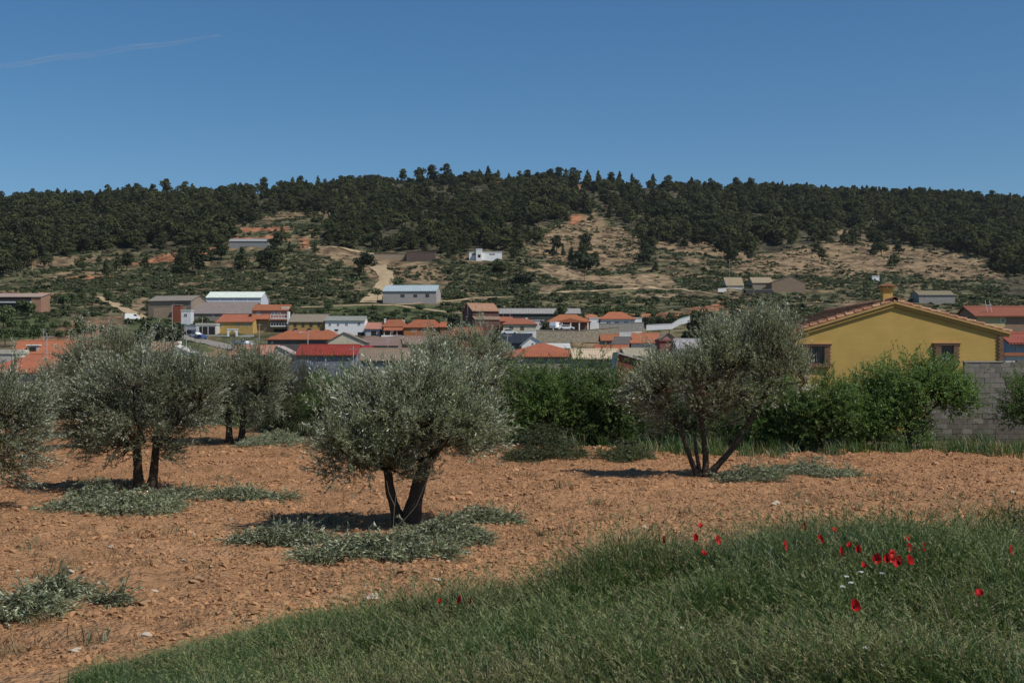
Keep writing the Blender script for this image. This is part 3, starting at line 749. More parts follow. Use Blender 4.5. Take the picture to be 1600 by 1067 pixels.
building('cream_bungalow', 'cream bungalow with red hip roof and two windows beside parked car', 'house', 786, 838, 342, 530, 507, 498, 'hip', CREAM, TERRA, inset=14, chim=[(823, 496.5, 2.5, WHITE, False)], wins=[(799, 510, 6, 6), (816, 510, 6, 6)], frame=(0.3, 0.2, 0.1))
building('orange_back_house', 'orange brick wing left of cream bungalow', 'house', 782, 800, 352, 525, 502, 496, 'par', (0.4, 0.15, 0.08), TERRA)
wall_run('garden_wall', 'short white garden wall beside the cream bungalow', [(813, 518, 525), (842, 516, 525)], 335, 0.3, M_WHITE)
building('white_block_house', 'pale grey rendered block between cream bungalow and veranda house', 'house', 828, 850, 352, 520, 501, 500, 'flat', (0.6, 0.6, 0.58), (0.55, 0.53, 0.5), d=5)
building('navy_roof_shed', 'white gabled shed with shiny navy metal roof and two little windows', 'shed', 776, 831, 232, 560, 536, 523, 'par', (0.12, 0.12, 0.13), (0.028, 0.033, 0.048), rpitch=1.0)
building('white_gable_house', 'white gable end with two small dark windows joined to navy roof', 'house', 815, 852, 230, 560, 539, 526, 'gable', WHITE, (0.5, 0.48, 0.46), apx=831, d=6, wins=[(832.5, 535.5, 3, 3), (838.5, 535.5, 3, 3)], wallvar=0.06)
building('low_white_house', 'low white roofed strip house right of white gable', 'house', 853, 890, 222, 560, 544, 538, 'mono', (0.6, 0.58, 0.55), (0.5, 0.46, 0.42))
building('big_orange_roof_house', 'large house with broad orange hip roof just above green almond bushes', 'house', 776, 922, 172, 590, 558, 538, 'hip', (0.3, 0.26, 0.22), ORANGE, pitch=17, inset=68)
b = building('veranda_house', 'house with red hip roof and deep veranda on white columns', 'house', 856, 922, 350, 525, 503, 492, 'hip', (0.2, 0.12, 0.09), ORANGE, inset=20)
w_, d_, H_ = b['dims']
q = MB(); q.ext_y([(-w_ / 2 + 1.2, H_ - .2), (w_ / 2 - .6, H_ - .2), (0.2, H_ + .9)], -3.0, 0.4); q.obj('porch_roof', m_roof(ORANGE, 'Y'), b)
for i in range(5): box_part(b, 'column', -w_ / 2 + 1.3 + i * (w_ - 2.2) / 4, -w_ / 2 + 1.6 + i * (w_ - 2.2) / 4, -2.9, -2.6, 0, H_ - .23, M_WHITE)
building('white_annexe', 'plain white flat roofed block between two red hip roofed houses', 'house', 921, 936, 352, 520, 498, 497, 'flat', WHITE, (0.7, 0.68, 0.66), d=6)
building('arched_white_house', 'white house with orange hip roof behind stone garden wall', 'house', 938, 992, 352, 520, 499, 488, 'hip', (0.7, 0.69, 0.68), ORANGE, inset=17, wins=[(951, 502, 7, 6), (978, 502, 7, 6)], doors=[(964, 503, 7, 9)])
building('white_gate_house', 'small white block with brick pier right of arched white house', 'house', 986, 1003, 356, 520, 497, 496, 'flat', WHITE, (0.7, 0.68, 0.66), d=4)
wall_run('stone_garden_wall', 'grey stone garden wall before the arched white house', [(936, 506, 514), (1006, 504, 512)], 343, 0.35, m_plaster((0.36, 0.33, 0.29), 0.3, 2))
wall_run('white_boundary_wall', 'long white boundary wall bending uphill below dark hedge', [(1010, 508, 510.5), (1050, 506, 508.5), (1062, 498.5, 502), (1078, 494, 497.5)], 345, 0.3, M_WHITE)
wall_run('stone_retaining_wall', 'tan stone retaining wall below the veranda house', [(838, 516, 528), (905, 517, 530), (968, 511, 524)], 330, 0.6, m_plaster((0.40, 0.335, 0.245), 0.45, 1.5))
building('orange_roof_shed', 'small shed with orange roof above rubble slope', 'shed', 940, 968, 245, 545, 532, 524, 'par', (0.3, 0.24, 0.2), ORANGE)
building('grey_roof_shed', 'small shed with dark grey broken roof between two orange roofs', 'shed', 956, 980, 240, 550, 538, 528, 'par', (0.2, 0.18, 0.16), (0.12, 0.10, 0.09), yaw=-14)
building('orange_gable_house', 'house with plain orange roof and white right gable', 'house', 986, 1028, 242, 550, 536, 522, 'par', (0.62, 0.58, 0.54), ORANGE, yaw=-8)
building('orange_low_house', 'low orange roof with a white skylight spot nearest rubble slope', 'house', 932, 982, 192, 570, 550, 541, 'par', (0.45, 0.4, 0.34), ORANGE, chim=[(918, 544, 3, (0.3, 0.28, 0.26), True)])
building('tan_flat_roof_house', 'house with pale tan roof just above almond bushes', 'house', 896, 966, 130, 590, 560, 548, 'par', (0.45, 0.38, 0.3), (0.42, 0.34, 0.25))
b = building('brick_shed', 'red brick shed with pale concrete slab roof tilting right', 'shed', 964, 1012, 95, 590, 566, 553, 'gable', (0.30, 0.09, 0.065), (0.55, 0.5, 0.43), apx=966, d=5, ov=0.15)
building('brick_block_house', 'square red brick block rising beside right olive crown', 'house', 1031, 1060, 162, 580, 533, 532, 'flat', (0.27, 0.09, 0.07), (0.3, 0.1, 0.08), d=5)
building('pink_brick_house', 'pinkish brick gable standing behind the square red brick block', 'house', 1034, 1055, 200, 560, 528, 520, 'gable', (0.36, 0.22, 0.18), (0.4, 0.28, 0.22), d=6)
building('grey_roof_house', 'low house with long pale grey roof left of right olive crown', 'house', 1060, 1118, 150, 570, 545, 532, 'par', (0.3, 0.25, 0.22), (0.33, 0.31, 0.29), rpitch=0.8)
building('rubble_house', 'ruined rubble house with patched roof beside small orange roofs', 'house', 978, 1024, 178, 570, 556, 546, 'par', (0.4, 0.35, 0.28), (0.3, 0.25, 0.19), yaw=5)
b = building('long_brick_house', 'long low red brick building behind right olive crown', 'house', 1086, 1226, 120, 590, 545, 537, 'mono', (0.28, 0.095, 0.07), (0.33, 0.29, 0.26), d=7)
# right village
building('stone_cottage', 'stone cottage with low gable roof on slope above yellow house', 'house', 1206, 1258, 600, 452, 441, 431, 'gable', (0.26, 0.19, 0.13), (0.33, 0.25, 0.19), apx=1236, d=14)
building('tan_cottage', 'small tan roofed cottage on slope left of stone cottage', 'house', 1135, 1162, 605, 452, 446, 434, 'par', (0.6, 0.56, 0.5), (0.34, 0.25, 0.17))
building('tan_roof_barn', 'low barn with flat tan roof touching stone cottage', 'barn', 1176, 1208, 615, 450, 442, 434, 'par', (0.3, 0.25, 0.19), (0.32, 0.25, 0.17))
wall_run('white_gate_wall', 'little white gate wall on slope before tan cottage', [(1122, 451, 458), (1135, 450, 457)], 585, 0.4, M_WHITE)
building('dark_low_shed', 'dark low shed with one pale end on slope', 'shed', 1165, 1208, 575, 466, 453, 452, 'flat', (0.07, 0.07, 0.065), (0.35, 0.32, 0.27), d=5)
building('white_turret', 'tiny white tower standing alone on the right hillside', 'tower', 1363, 1374, 700, 445, 432, 431, 'flat', WHITE, WHITE, d=3.5, wins=[(1367, 435, 3, 4)])
building('pale_farmhouse', 'pale low farmhouse among bushes right of yellow house chimney', 'house', 1436, 1492, 560, 472, 461, 455, 'par', (0.3, 0.28, 0.25), (0.22, 0.18, 0.13), wins=[(1450, 461, 4, 3), (1470, 461, 6, 3), (1484, 461, 4, 3)])
b = building('red_brown_roof_house', 'house with red brown roof at right edge behind yellow house', 'house', 1524, 1640, 150, 560, 494, 481, 'par', (0.3, 0.2, 0.13), (0.27, 0.085, 0.055), wins=[(1567, 497, 9, 7)])
box_part(b, 'plaster_panel', -4.2, -0.9, -0.04, -0.003, b['dims'][2] - 1.3, b['dims'][2] - 0.1, m_plaster((0.5, 0.42, 0.2)))
q = MB()
for dx in (-0.25, 0.25):
    q.tube([(-2.2 + dx, 1.0, b['dims'][2]), (-2.6 + dx, 1.0, b['dims'][2] + 1.9)], 0.03, 5)
q.tube([(-2.7, 1.0, b['dims'][2] + 1.3), (-2.0, 1.0, b['dims'][2] + 1.4)], 0.025, 5); q.obj('antenna', m_flat((0.6, 0.6, 0.6)), b)
building('blue_grey_house', 'blue grey house with dark red roof and white band at right edge', 'house', 1578, 1680, 90, 600, 536, 524, 'par', (0.36, 0.38, 0.42), (0.24, 0.07, 0.055), chim=[(1579, 518, 4, WHITE, False)], wins=[(1585, 540, 5, 10)])
building('orange_porch', 'low pale porch strip with orange edge by right brick corner', 'porch', 1571, 1660, 78, 600, 556, 552, 'flat', (0.6, 0.55, 0.5), (0.42, 0.15, 0.08), d=2)
# on the hill
building('hill_shed', 'long grey and white shed among scrub below the terraces', 'shed', 358, 419, 760, 387, 377, 374, 'par', (0.24, 0.245, 0.24), (0.30, 0.31, 0.30), d=8, rpitch=1.0)
building('ruined_wall_house', 'roofless tan walled ruin beside dirt track on hill', 'ruin', 584, 634, 690, 408, 397, 396, 'flat', (0.34, 0.26, 0.18), (0.2, 0.15, 0.1), d=6)
building('brick_shell', 'dark brick shell of unfinished house on hill left of white villa', 'ruin', 635, 680, 685, 408, 394, 393, 'flat', (0.13, 0.09, 0.075), (0.16, 0.1, 0.08), d=10)
b = building('white_villa', 'bright white villa with square tower against dark pines', 'villa', 733, 784, 692, 406, 395, 394, 'flat', WHITE, WHITE, d=9, wallvar=0.05, wins=[(741, 396, 8, 3), (769, 396.5, 9, 2)])
k = 692 / F
tw = box_part(b, 'tower', (744 - 758.5) * k, (753 - 758.5) * k, -2.5, 3, 0, b['dims'][2] + 5 * k, M_WHITE)
box_part(tw, 'parapet', (743.6 - 758.5) * k, (753.4 - 758.5) * k, -2.65, 3.15, b['dims'][2] + 5 * k + .003, b['dims'][2] + 5.9 * k, M_WHITE)
box_part(tw, 'opening_shade', (747 - 758.5) * k, (751 - 758.5) * k, -2.56, -2.45, b['dims'][2] - 8 * k, b['dims'][2] - 3.5 * k, M_DARK)  # dark panel painting the shade within the tower window
building('grey_farm_shed', 'big grey rendered shed with blue grey metal roof beside dirt track', 'shed', 598, 682, 500, 478, 455, 446.5, 'par', (0.36, 0.33, 0.31), (0.36, 0.42, 0.47), rpitch=1.0, yaw=-4, wallvar=0.1, frame=(0.1, 0.1, 0.1),
         wins=[(629, 460, 6.5, 4.5), (649, 460, 6, 4.5), (668, 459.5, 6, 5)])
building('red_gate_shed', 'small rust red doored shed in front of stone barn', 'shed', 269, 282, 420, 490, 477, 476, 'flat', (0.22, 0.07, 0.04), (0.3, 0.2, 0.14), d=3)
wall_run('stone_field_wall', 'low stone wall below the long stone barn', [(240, 480, 492), (290, 478, 490)], 424, 0.5, m_plaster((0.3, 0.23, 0.16), 0.35, 1.5))

# ------------------------------------------------------------------ yellow house
def yellow_house():
    Y = 55.0; k = Y / F
    X = lambda px: (px - CX) * k
    Z = lambda r: (HY - r) * k
    z0 = -3.6
    root = empty('yellow_house', (X(1397), Y, z0), 0, 'yellow gabled house with terracotta roof and two barred brick framed windows', 'house')
    x = lambda px: X(px) - X(1397)
    z = lambda r: Z(r) - z0
    D = 12.0
    xl, xr = x(1238), x(1566)
    zl, zr, za = z(523), z(520), z(475)
    t = NT('yellow_render')
    n = t.noise(0.7, 6, 0.65); g = t.noise(30, 3)
    mp = t.n('ShaderNodeMapping'); t.l(t.coord(), mp.inputs[0]); mp.inputs['Scale'].default_value = (1.2, 1, 7)
    st = t.noise(1.0, 3, 0.6, mp.outputs[0])
    s = t.math('ADD', t.math('MULTIPLY', n, 0.5), t.math('MULTIPLY', st, 0.22)); s = t.math('ADD', s, 0.64)
    t.bsdf(t.mulc((0.51, 0.335, 0.10), s), 0.9, t.bump(g, 0.3, 0.01), 0.2)
    my = t.m
    mbrick = m_plaster((0.24, 0.135, 0.09), 0.45, 9.0)
    mtile = [m_plaster((0.42, 0.21, 0.12), 0.4, 5), m_plaster((0.34, 0.165, 0.10), 0.4, 6), m_plaster((0.46, 0.265, 0.16), 0.4, 4)]
    b = MB(); b.ext_y([(xl, 0), (xr, 0), (xr, zr), (0, za), (xl, zl)], 0, D); b.obj('wall', my, root)
    OV = 0.13
    sl = (za - zl) / (-xl); sr = (za - zr) / xr
    oL, oR = 0.35, 0.32
    b = MB()
    b.ext_y([(xl - oL, zl - oL * sl + .01), (0, za + .01), (xr + oR, zr - oR * sr + .01), (xr + oR, zr - oR * sr + .11), (0, za + .11), (xl - oL, zl - oL * sl + .11)], -OV, D + OV)
    roof = b.obj('roof', m_plaster((0.50, 0.31, 0.12), 0.25, 2), root)
    b = MB()   # the plastered cornice under the verge
    b.ext_y([(xl - oL, zl - oL * sl - .13), (0, za - .13), (xr + oR, zr - oR * sr - .13), (xr + oR, zr - oR * sr - .002), (0, za - .002), (xl - oL, zl - oL * sl - .002)], -OV + 0.05, -0.003)
    b.obj('cornice', m_plaster((0.46, 0.29, 0.09), 0.15, 3), root)
    # canal tiles: columns run down the slope, each course laps the one below
    def tile_mesh(L, r0, r1):
        q = MB(); n = 6; vs = []
        for yy, r, zz in ((0.0, r1, 0.035), (L, r0, 0.0)):
            for i in range(n + 1):
                a = math.pi * i / n
                vs.append((yy, math.cos(a) * r, math.sin(a) * r * 0.85 + zz))
        for yy, r, zz in ((0.0, r1 - .014, 0.035), (L, r0 - .014, 0.0)):
            for i in range(n + 1):
                a = math.pi * i / n
                vs.append((yy, math.cos(a) * r, math.sin(a) * r * 0.85 + zz))
        f = [(i, i + 1, n + 2 + i, n + 1 + i) for i in range(n)]
        o = 2 * (n + 1)
        f += [(i, o + i, o + i + 1, i + 1) for i in range(n)]
        q.add(vs, f); return q
    L = 0.40
    tq = tile_mesh(L + .06, 0.085, 0.115)
    metile = [tq.mesh('tile', m) for m in mtile]
    rest = [[], []]
    cols = int((D + 2 * OV - 0.2) / 0.22)
    for side in (0, 1):
        s = sl if side == 0 else sr
        ln = math.hypot((xl - oL) if side == 0 else (xr + oR), 0) * math.sqrt(1 + s * s)
        ang = math.atan(s)
        nc = int(ln / L)
        for c in range(cols):
            yy = -OV + 0.10 + c * 0.22
            for i in range(nc + 1):
                u = ln - i * L + 0.05           # distance of the tile's lower end from the ridge
                if u < 0.3: continue
                cx = u * math.cos(ang); cz = za + 0.115 - u * math.sin(ang)
                if side == 0: M4 = Matrix.Translation((-cx, yy, cz)) @ Matrix.Rotation(-ang, 4, 'Y')
                else: M4 = Matrix.Translation((cx, yy, cz)) @ Matrix.Rotation(math.pi, 4, 'Z') @ Matrix.Rotation(-ang, 4, 'Y')
                M4 = M4 @ Matrix.Rotation(random.uniform(-.03, .03), 4, 'Z')
                if c < (8 if side == 0 else 7):
                    o = link('tile', random.choice(metile), roof); o.matrix_local = M4
                else: rest[side].append(M4)
    V0 = np.array(tq.v); F0 = np.array(tq.f)
    Vs, Fs, mi = [], [], []
    for j, M4 in enumerate(rest[0] + rest[1]):
        m = np.array(M4); Vs.append(V0 @ m[:3, :3].T + m[:3, 3]); Fs.append(F0 + j * len(V0)); mi += [random.randrange(3)] * len(F0)
    o = link('roof_tiles', np_mesh('roof_tiles', np.concatenate(Vs), np.concatenate(Fs), mtile, mi), roof); o['kind'] = 'stuff'
    # ridge tiles
    rq = MB()
    n = 8
    vs = []
    for yy, r in ((0, 0.15), (0.46, 0.13)):
        vs += [(math.cos(math.pi * i / n) * r, yy, math.sin(math.pi * i / n) * r) for i in range(n + 1)]
    for yy, r in ((0, 0.13), (0.46, 0.11)):
        vs += [(math.cos(math.pi * i / n) * r, yy, math.sin(math.pi * i / n) * r) for i in range(n + 1)]
    rq.add(vs, [(i, i + 1, n + 2 + i, n + 1 + i) for i in range(n)] + [(i, 2 * (n + 1) + i, 2 * (n + 1) + i + 1, i + 1) for i in range(n)])
    rme = [rq.mesh('ridge_tile', m) for m in mtile]
    for i in range(int((D + 2 * OV) / 0.42)):
        link('ridge_tile', random.choice(rme), roof, (0, -OV - .03 + i * 0.42, za + 0.16))
    # chimney
    cx0, cx1 = x(1389.5), x(1404.5); yc = 0.9
    b = MB(); b.box(cx0, cx1, yc, yc + 0.42, za - .2, z(450) - 0.0)
    ch = b.obj('chimney', my, root)
    zt = z(450)
    b = MB(); b.box(cx0 - .07, cx1 + .07, yc - .07, yc + .49, zt + .003, zt + .06)
    for xx in (cx0, cx1 - .07):
        for yy in (yc, yc + .35): b.box(xx, xx + .07, yy, yy + .07, zt + .063, zt + .13)
    b.obj('flue_posts', my, ch)
    b = MB(); xm = (cx0 + cx1) / 2
    b.ext_y([(cx0 - .14, zt + .133), (cx1 + .14, zt + .133), (cx1 + .14, zt + .16), (xm, zt + .27), (cx0 - .14, zt + .16)], yc - .13, yc + .55)
    b.obj('cap', mtile[0], ch)
    # windows
    def brick_window(p0, p1, r0, r1, s0, s1, st, sb):
        w0, w1, zb, zt = x(p0), x(p1), z(r1), z(r0)
        fw = MB(); t = 0.035
        fw.box(w0, w0 + t, -.03, -.004, zb, zt); fw.box(w1 - t, w1, -.03, -.004, zb, zt)
        fw.box(w0 + t, w1 - t, -.03, -.004, zb, zb + t); fw.box(w0 + t, w1 - t, -.03, -.004, zt - t, zt)
        xm = (w0 + w1) / 2; fw.box(xm - t / 2, xm + t / 2, -.03, -.004, zb + t, zt - t)
        wn = fw.obj('window', m_flat((0.12, 0.10, 0.09)), root)
        p = MB(); p.box(w0 + t, w1 - t, -.012, -.004, zb + t, zt - t); p.obj('pane', M_GLASS, wn)
        cu = MB()
        for i in range(6):
            if i in (0, 1, 2): cu.box(w0 + .06 + i * .11, w0 + .13 + i * .11, -.02, -.0125, zb + .06, zb + .19)
        cu.obj('pale_reflection', m_flat((0.5, 0.5, 0.5)), wn)  # pale bars painted in place of a reflection on the glass
        g = MB()
        for i in range(6):
            xx = w0 + .05 + (w1 - w0 - .1) * i / 5
            g.tube([(xx, -.085, zb + .01), (xx, -.085, zt - .01)], .009, 5)
        for zz in (zb + .08, zt - .08): g.box(w0 + .01, w1 - .01, -.094, -.076, zz - .012, zz + .012)
        g.obj('grille', m_flat((0.02, 0.02, 0.02)), wn)
        # brick surround: toothed jambs, soldier lintel, sill
        bw, bh = .0, 0.066
        nb = int((zt - zb) / (bh + .008)); bh2 = (zt - zb) / nb
        for side in (0, 1):
            for i in range(nb):
                ext = 0.0 if i % 2 else 0.055
                z_0 = zb + i * bh2
                if side == 0: x_0, x_1 = x(s0) - ext + .05, w0 - .002
                else: x_0, x_1 = w1 + .002, x(s1) + ext - .05
                q = MB(); q.box(x_0, x_1, -.10 + random.uniform(-.006, .006), -.003, z_0 + .004, z_0 + bh2 - .004); q.obj('brick', mbrick, wn)
        nl = 13; a0, a1 = x(s0) - .02, x(s1) + .02
        for i in range(nl):
            xa = a0 + (a1 - a0) * i / nl; xb = a0 + (a1 - a0) * (i + 1) / nl
            q = MB(); q.box(xa + .004, xb - .004, -.12, -.003, zt + .003, z(st)); q.obj('brick', mbrick, wn)
            q = MB(); q.box(xa + .004, xb - .004, -.14, -.003, z(sb), zb - .003); q.obj('brick', mbrick, wn)
        q = MB(); q.box(a0 - .05, a1 + .05, -.14, -.004, z(st) + .003, z(st) + .04); q.obj('lintel_cap', m_plaster((0.4, 0.22, 0.13)), wn)
    brick_window(1264, 1287.5, 541, 568, 1253, 1297.5, 538.3, 573)
    brick_window(1470, 1489, 540, 565.5, 1459, 1498.5, 537, 570)
    # brick quoin on the right corner, brick pier on the left
    for i in range(48):
        z_0 = z(585) + i * 0.0385
        q = MB(); e = 0.06 if i % 4 < 2 else 0.0
        if i % 2 == 0:
            q.box(xr - .14 - e, xr + .03, -.07, .3, z_0, z_0 + .07); q.obj('brick', mbrick, root)
    q = MB(); q.box(x(1225.5), xl - .004, -.35, .3, 0, z(524)); q.obj('brick_pier', mbrick, root)
    q = MB(); q.tube([(xl + .02, -.08, zl - .3), (xl + .02, -.08, 0)], .045, 8); q.obj('downpipe', m_flat((0.3, 0.27, 0.25)), root)
yellow_house()

def block_wall():
    Y = 50.0; k = Y / F
    X = lambda px: (px - CX) * k; Z = lambda r: (HY - r) * k
    x0, x1, x2 = X(1424), X(1507), 23.2
    zb = -3.1; zm = zb + 5 * 0.2; nt_ = 11
    root = empty('block_wall', (x0, Y, zb), 0, 'grey concrete block wall stepping up beside the yellow house', 'wall')
    mats = [m_plaster((0.215, 0.195, 0.165), 0.25, 3), m_plaster((0.18, 0.162, 0.137), 0.28, 4), m_plaster((0.245, 0.223, 0.19), 0.22, 3.5)]
    low = [m_plaster((0.17, 0.15, 0.125), 0.35, 3), m_plaster((0.145, 0.125, 0.10), 0.35, 4)]
    q = MB(); q.box(0, x2 - x0, .02, .18, -.4, 1.0); q.box(X(1447) - x0, x1 - x0, .021, .179, 1.0, 1.8); q.box(x1 - x0, x2 - x0, .022, .178, 1.0, (nt_ + 5) * .2); q.obj('mortar', m_plaster((0.16, 0.15, 0.135), 0.2, 4), root)
    q = MB(); q.box(.004, .396, 0, .2, .004, .196)
    me = [q.mesh('concrete_block', m) for m in mats]; ml = [q.mesh('concrete_block', m) for m in low]
    for r in range(5 + nt_):
        xs = 0 if r < 5 else ((X(1447) - x0) if r < 9 else x1 - x0)
        off = 0.2 if r % 2 else 0.0
        n = int((x2 - x0 - xs - off) / .4)
        for i in range(n):
            if xs + off + i * .4 > 20.6 - x0 and r < 0: continue
            o = link('concrete_block', random.choice(ml if (r < 5 and (r < 2 or random.random() < .6)) else me), root,
                     (xs + off + i * .4, random.uniform(-.008, .008), r * .2 + .0))
        if off:
            h = MB(); h.box(xs + .004, xs + .196, 0, .2, r * .2 + .004, r * .2 + .196); h.obj('concrete_block', random.choice(low if r < 5 else mats), root)
    zt = (nt_ + 5) * .2
    h = MB(); h.box(x1 - x0 - .02, x1 - x0 + 1.55, -.02, .22, zt + .004, zt + .05); h.obj('coping', m_plaster((0.36, 0.33, 0.28)), root)
    for i, (xx, w) in enumerate(((3.75, .3), (4.1, .22), (4.5, .35))):
        h = MB(); h.box(x1 - x0 + xx - 1.7, x1 - x0 + xx - 1.7 + w, 0, .18, zt + .004, zt + random.uniform(.06, .14)); h.obj('loose_stone', mats[1], root)
block_wall()

# ------------------------------------------------------------------ poles and vehicles
def pole(px, rt, rb, Y, label, lamp=0, r=0.11):
    k = Y / F; h = (rb - rt) * k + 1.0
    o = empty('utility_pole' if not lamp else 'street_lamp', P(px, rb, Y) - Vector((0, 0, 1.0)), 0, label, 'pole' if not lamp else 'street lamp')
    q = MB(); q.tube([(0, 0, 0), (0, 0, h)], [r, r * .7], 7); q.obj('mast', m_flat((0.42, 0.40, 0.37), 0.7), o)
    if lamp:
        q = MB(); q.tube([(0, 0, h - .15), (lamp * .7, 0, h), (lamp * 1.3, 0, h + .02)], .05, 5); q.obj('arm', m_flat((0.42, 0.40, 0.37), 0.7), o)
        q = MB(); q.box(min(lamp * 1.1, lamp * 1.7), max(lamp * 1.1, lamp * 1.7), -.14, .14, h - .1, h + .08); q.obj('lamp_head', m_flat((0.6, 0.6, 0.58)), o)
    else:
        q = MB(); q.box(-.7, .7, -.06, .06, h - .5, h - .38); q.obj('crossarm', m_flat((0.3, 0.27, 0.24), 0.7), o)
pole(269, 476, 512, 400, 'concrete pole standing on the grass below stone barn')
pole(316, 495, 537, 384, 'wooden pole in front of the carport bays')
pole(291, 510, 548, 330, 'thin pole between dark trees and village road')
pole(73, 520, 560, 150, 'tall thin pole rising between the two red roofs at left', r=.06)
pole(481, 519, 545, 240, 'street lamp before the four chimney house', lamp=-1)
pole(405, 505, 548, 330, 'slender pole standing before three storey house', r=.09)
pole(552, 541, 575, 190, 'dark pole against the crimson metal roof', r=.08)
pole(793, 520, 545, 215, 'thin pole in front of the navy roof', r=.07)
pole(1140, 405, 455, 560, 'tall thin mast on slope beside tan cottage', r=.1)

def car(px, rb, Y, label, colr, kind='car', rz=0):
    k = Y / F
    p = hit(px, rb, 0, Y * 0.75)
    p = Vector(((px - CX) * k, Y, (HY - rb) * k))
    p.z = max(p.z, h1(p.x, Y))
    o = empty('parked_car' if kind == 'car' else 'parked_van', p, rz, label, 'car' if kind == 'car' else 'van')
    if kind == 'car': prof = [(-2.1, .35), (2.1, .35), (2.15, .75), (1.2, .95), (.55, 1.42), (-1.1, 1.45), (-1.9, .98), (-2.15, .85)]; L = 4.3
    else: prof = [(-2.3, .35), (2.3, .35), (2.35, .95), (1.75, 1.15), (1.25, 1.95), (-2.25, 2.0), (-2.35, 1.0)]
    q = MB(); q.ext_y(prof, -.85, .85)
    q.obj('body', m_flat(colr, 0.3), o)
    q = MB()
    for y in (-.858, .85):
        if kind == 'car': q.ext_y([(-1.45, .98), (.95, .98), (.48, 1.34), (-1.0, 1.36)], y, y + .008)
        else: q.ext_y([(.4, 1.2), (1.5, 1.2), (1.12, 1.8), (.4, 1.8)], y, y + .008)
    q.obj('window', M_GLASS, o)
    for x in (-1.3, 1.35):
        for y in (-.78, .78):
            q = MB(); n = 12
            q.add([(x + math.cos(2 * math.pi * i / n) * .33, y - .1, .33 + math.sin(2 * math.pi * i / n) * .33) for i in range(n)] +
                  [(x + math.cos(2 * math.pi * i / n) * .33, y + .1, .33 + math.sin(2 * math.pi * i / n) * .33) for i in range(n)],
                  [tuple(range(n)), tuple(reversed(range(n, 2 * n)))] + [((i + 1) % n, i, n + i, n + (i + 1) % n) for i in range(n)])
            q.obj('wheel', m_flat((0.02, 0.02, 0.02), 0.8), o)
car(206, 500, 398, 'white van parked at end of pale dirt track', (0.8, 0.8, 0.78), 'van', 0.5)
car(297, 523, 380, 'dark car parked uphill end of row beside grey container', (0.03, 0.03, 0.04), rz=2.4)
car(305, 527, 374, 'white car in the middle of row by the container', (0.75, 0.75, 0.75), rz=2.4)
car(313, 531, 368, 'blue car parked at lower end of row before carport', (0.05, 0.09, 0.2), rz=2.4)
car(376, 540, 350, 'blue car parked below the garden arch', (0.08, 0.12, 0.22), rz=1.2)
car(390, 541, 345, 'white car parked in front of stone ground floor', (0.78, 0.78, 0.78), rz=1.4)
car(796, 523, 330, 'white car parked before the cream bungalow', (0.8, 0.8, 0.8))
car(868, 515, 338, 'small white van parked under the veranda', (0.8, 0.8, 0.8), 'van', 1.2)
car(885, 516, 337, 'low white car beside white van at veranda', (0.8, 0.8, 0.8))

# ------------------------------------------------------------------ foliage
def nrm(v): return v / np.maximum(np.linalg.norm(v, axis=-1, keepdims=True), 1e-9)
def leafy(P0, D, L, nl, lw, ll, ang=0.7, bend=None, g=rng, t0=0.1, nup=0.7, tilt=0.6):
    """diamond leaves along twigs: P0, D (n,3), L (n,)"""
    n = len(P0)
    t = np.sort(g.uniform(t0, 1.0, (n, nl)), 1)
    B = bend if bend is not None else np.zeros((n, 3))
    pos = P0[:, None] + D[:, None] * (L[:, None] * t)[..., None] + B[:, None] * (t ** 2)[..., None]
    d = nrm(D[:, None] * L[:, None, None] + 2 * B[:, None] * t[..., None])
    r = g.normal(size=(n, nl, 3))
    perp = nrm(r - (r * d).sum(-1, keepdims=True) * d)
    a = g.normal(ang, 0.22, (n, nl, 1))
    ld = d * np.cos(a) + perp * np.sin(a)
    q = d * 0.5 + np.array([0, 0, nup]) + g.normal(size=(n, nl, 3)) * tilt
    nn = nrm(q - (q * ld).sum(-1, keepdims=True) * ld)
    s = np.cross(ld, nn)
    sz = g.uniform(0.7, 1.25, (n, nl, 1))
    l = ll * sz; w = lw * sz
    v0 = pos; v1 = pos + ld * l * .5 + s * w * .5; v2 = pos + ld * l - nn * l * .08; v3 = pos + ld * l * .5 - s * w * .5
    V = np.stack([v0, v1, v2, v3], 2).reshape(-1, 3)
    Q = np.arange(len(V)).reshape(-1, 4)
    return V, Q
def twigs(P0, D, L, r, bend=None):
    n = len(P0); B = bend if bend is not None else np.zeros((n, 3))
    a = nrm(np.cross(D, np.array([.3, .2, .93]))); b = np.cross(D, a)
    Vs = []
    for t, rr in ((0, 1.0), (.55, .7), (1, .25)):
        c = P0 + D * (L * t)[:, None] + B * t * t
        for k in range(3):
            th = 2 * math.pi * k / 3
            Vs.append(c + (a * math.cos(th) + b * math.sin(th)) * r * rr)
    V = np.stack(Vs, 1).reshape(-1, 3)
    base = np.arange(n)[:, None] * 9
    f = []
    for j in (0, 3):
        for k in range(3):
            k2 = (k + 1) % 3
            f.append(np.stack([base[:, 0] + j + k, base[:, 0] + j + k2, base[:, 0] + j + 3 + k2, base[:, 0] + j + 3 + k], 1))
    return V, np.concatenate(f)
def join(*vq):
    Vs, Qs, ms, o = [], [], [], 0
    for V, Q, m in vq:
        Vs.append(V); Qs.append(Q + o); ms.append(np.full(len(Q), m)); o += len(V)
    return np.concatenate(Vs), np.concatenate(Qs), np.concatenate(ms)
def sph(n, g=rng): return nrm(g.normal(size=(n, 3)))

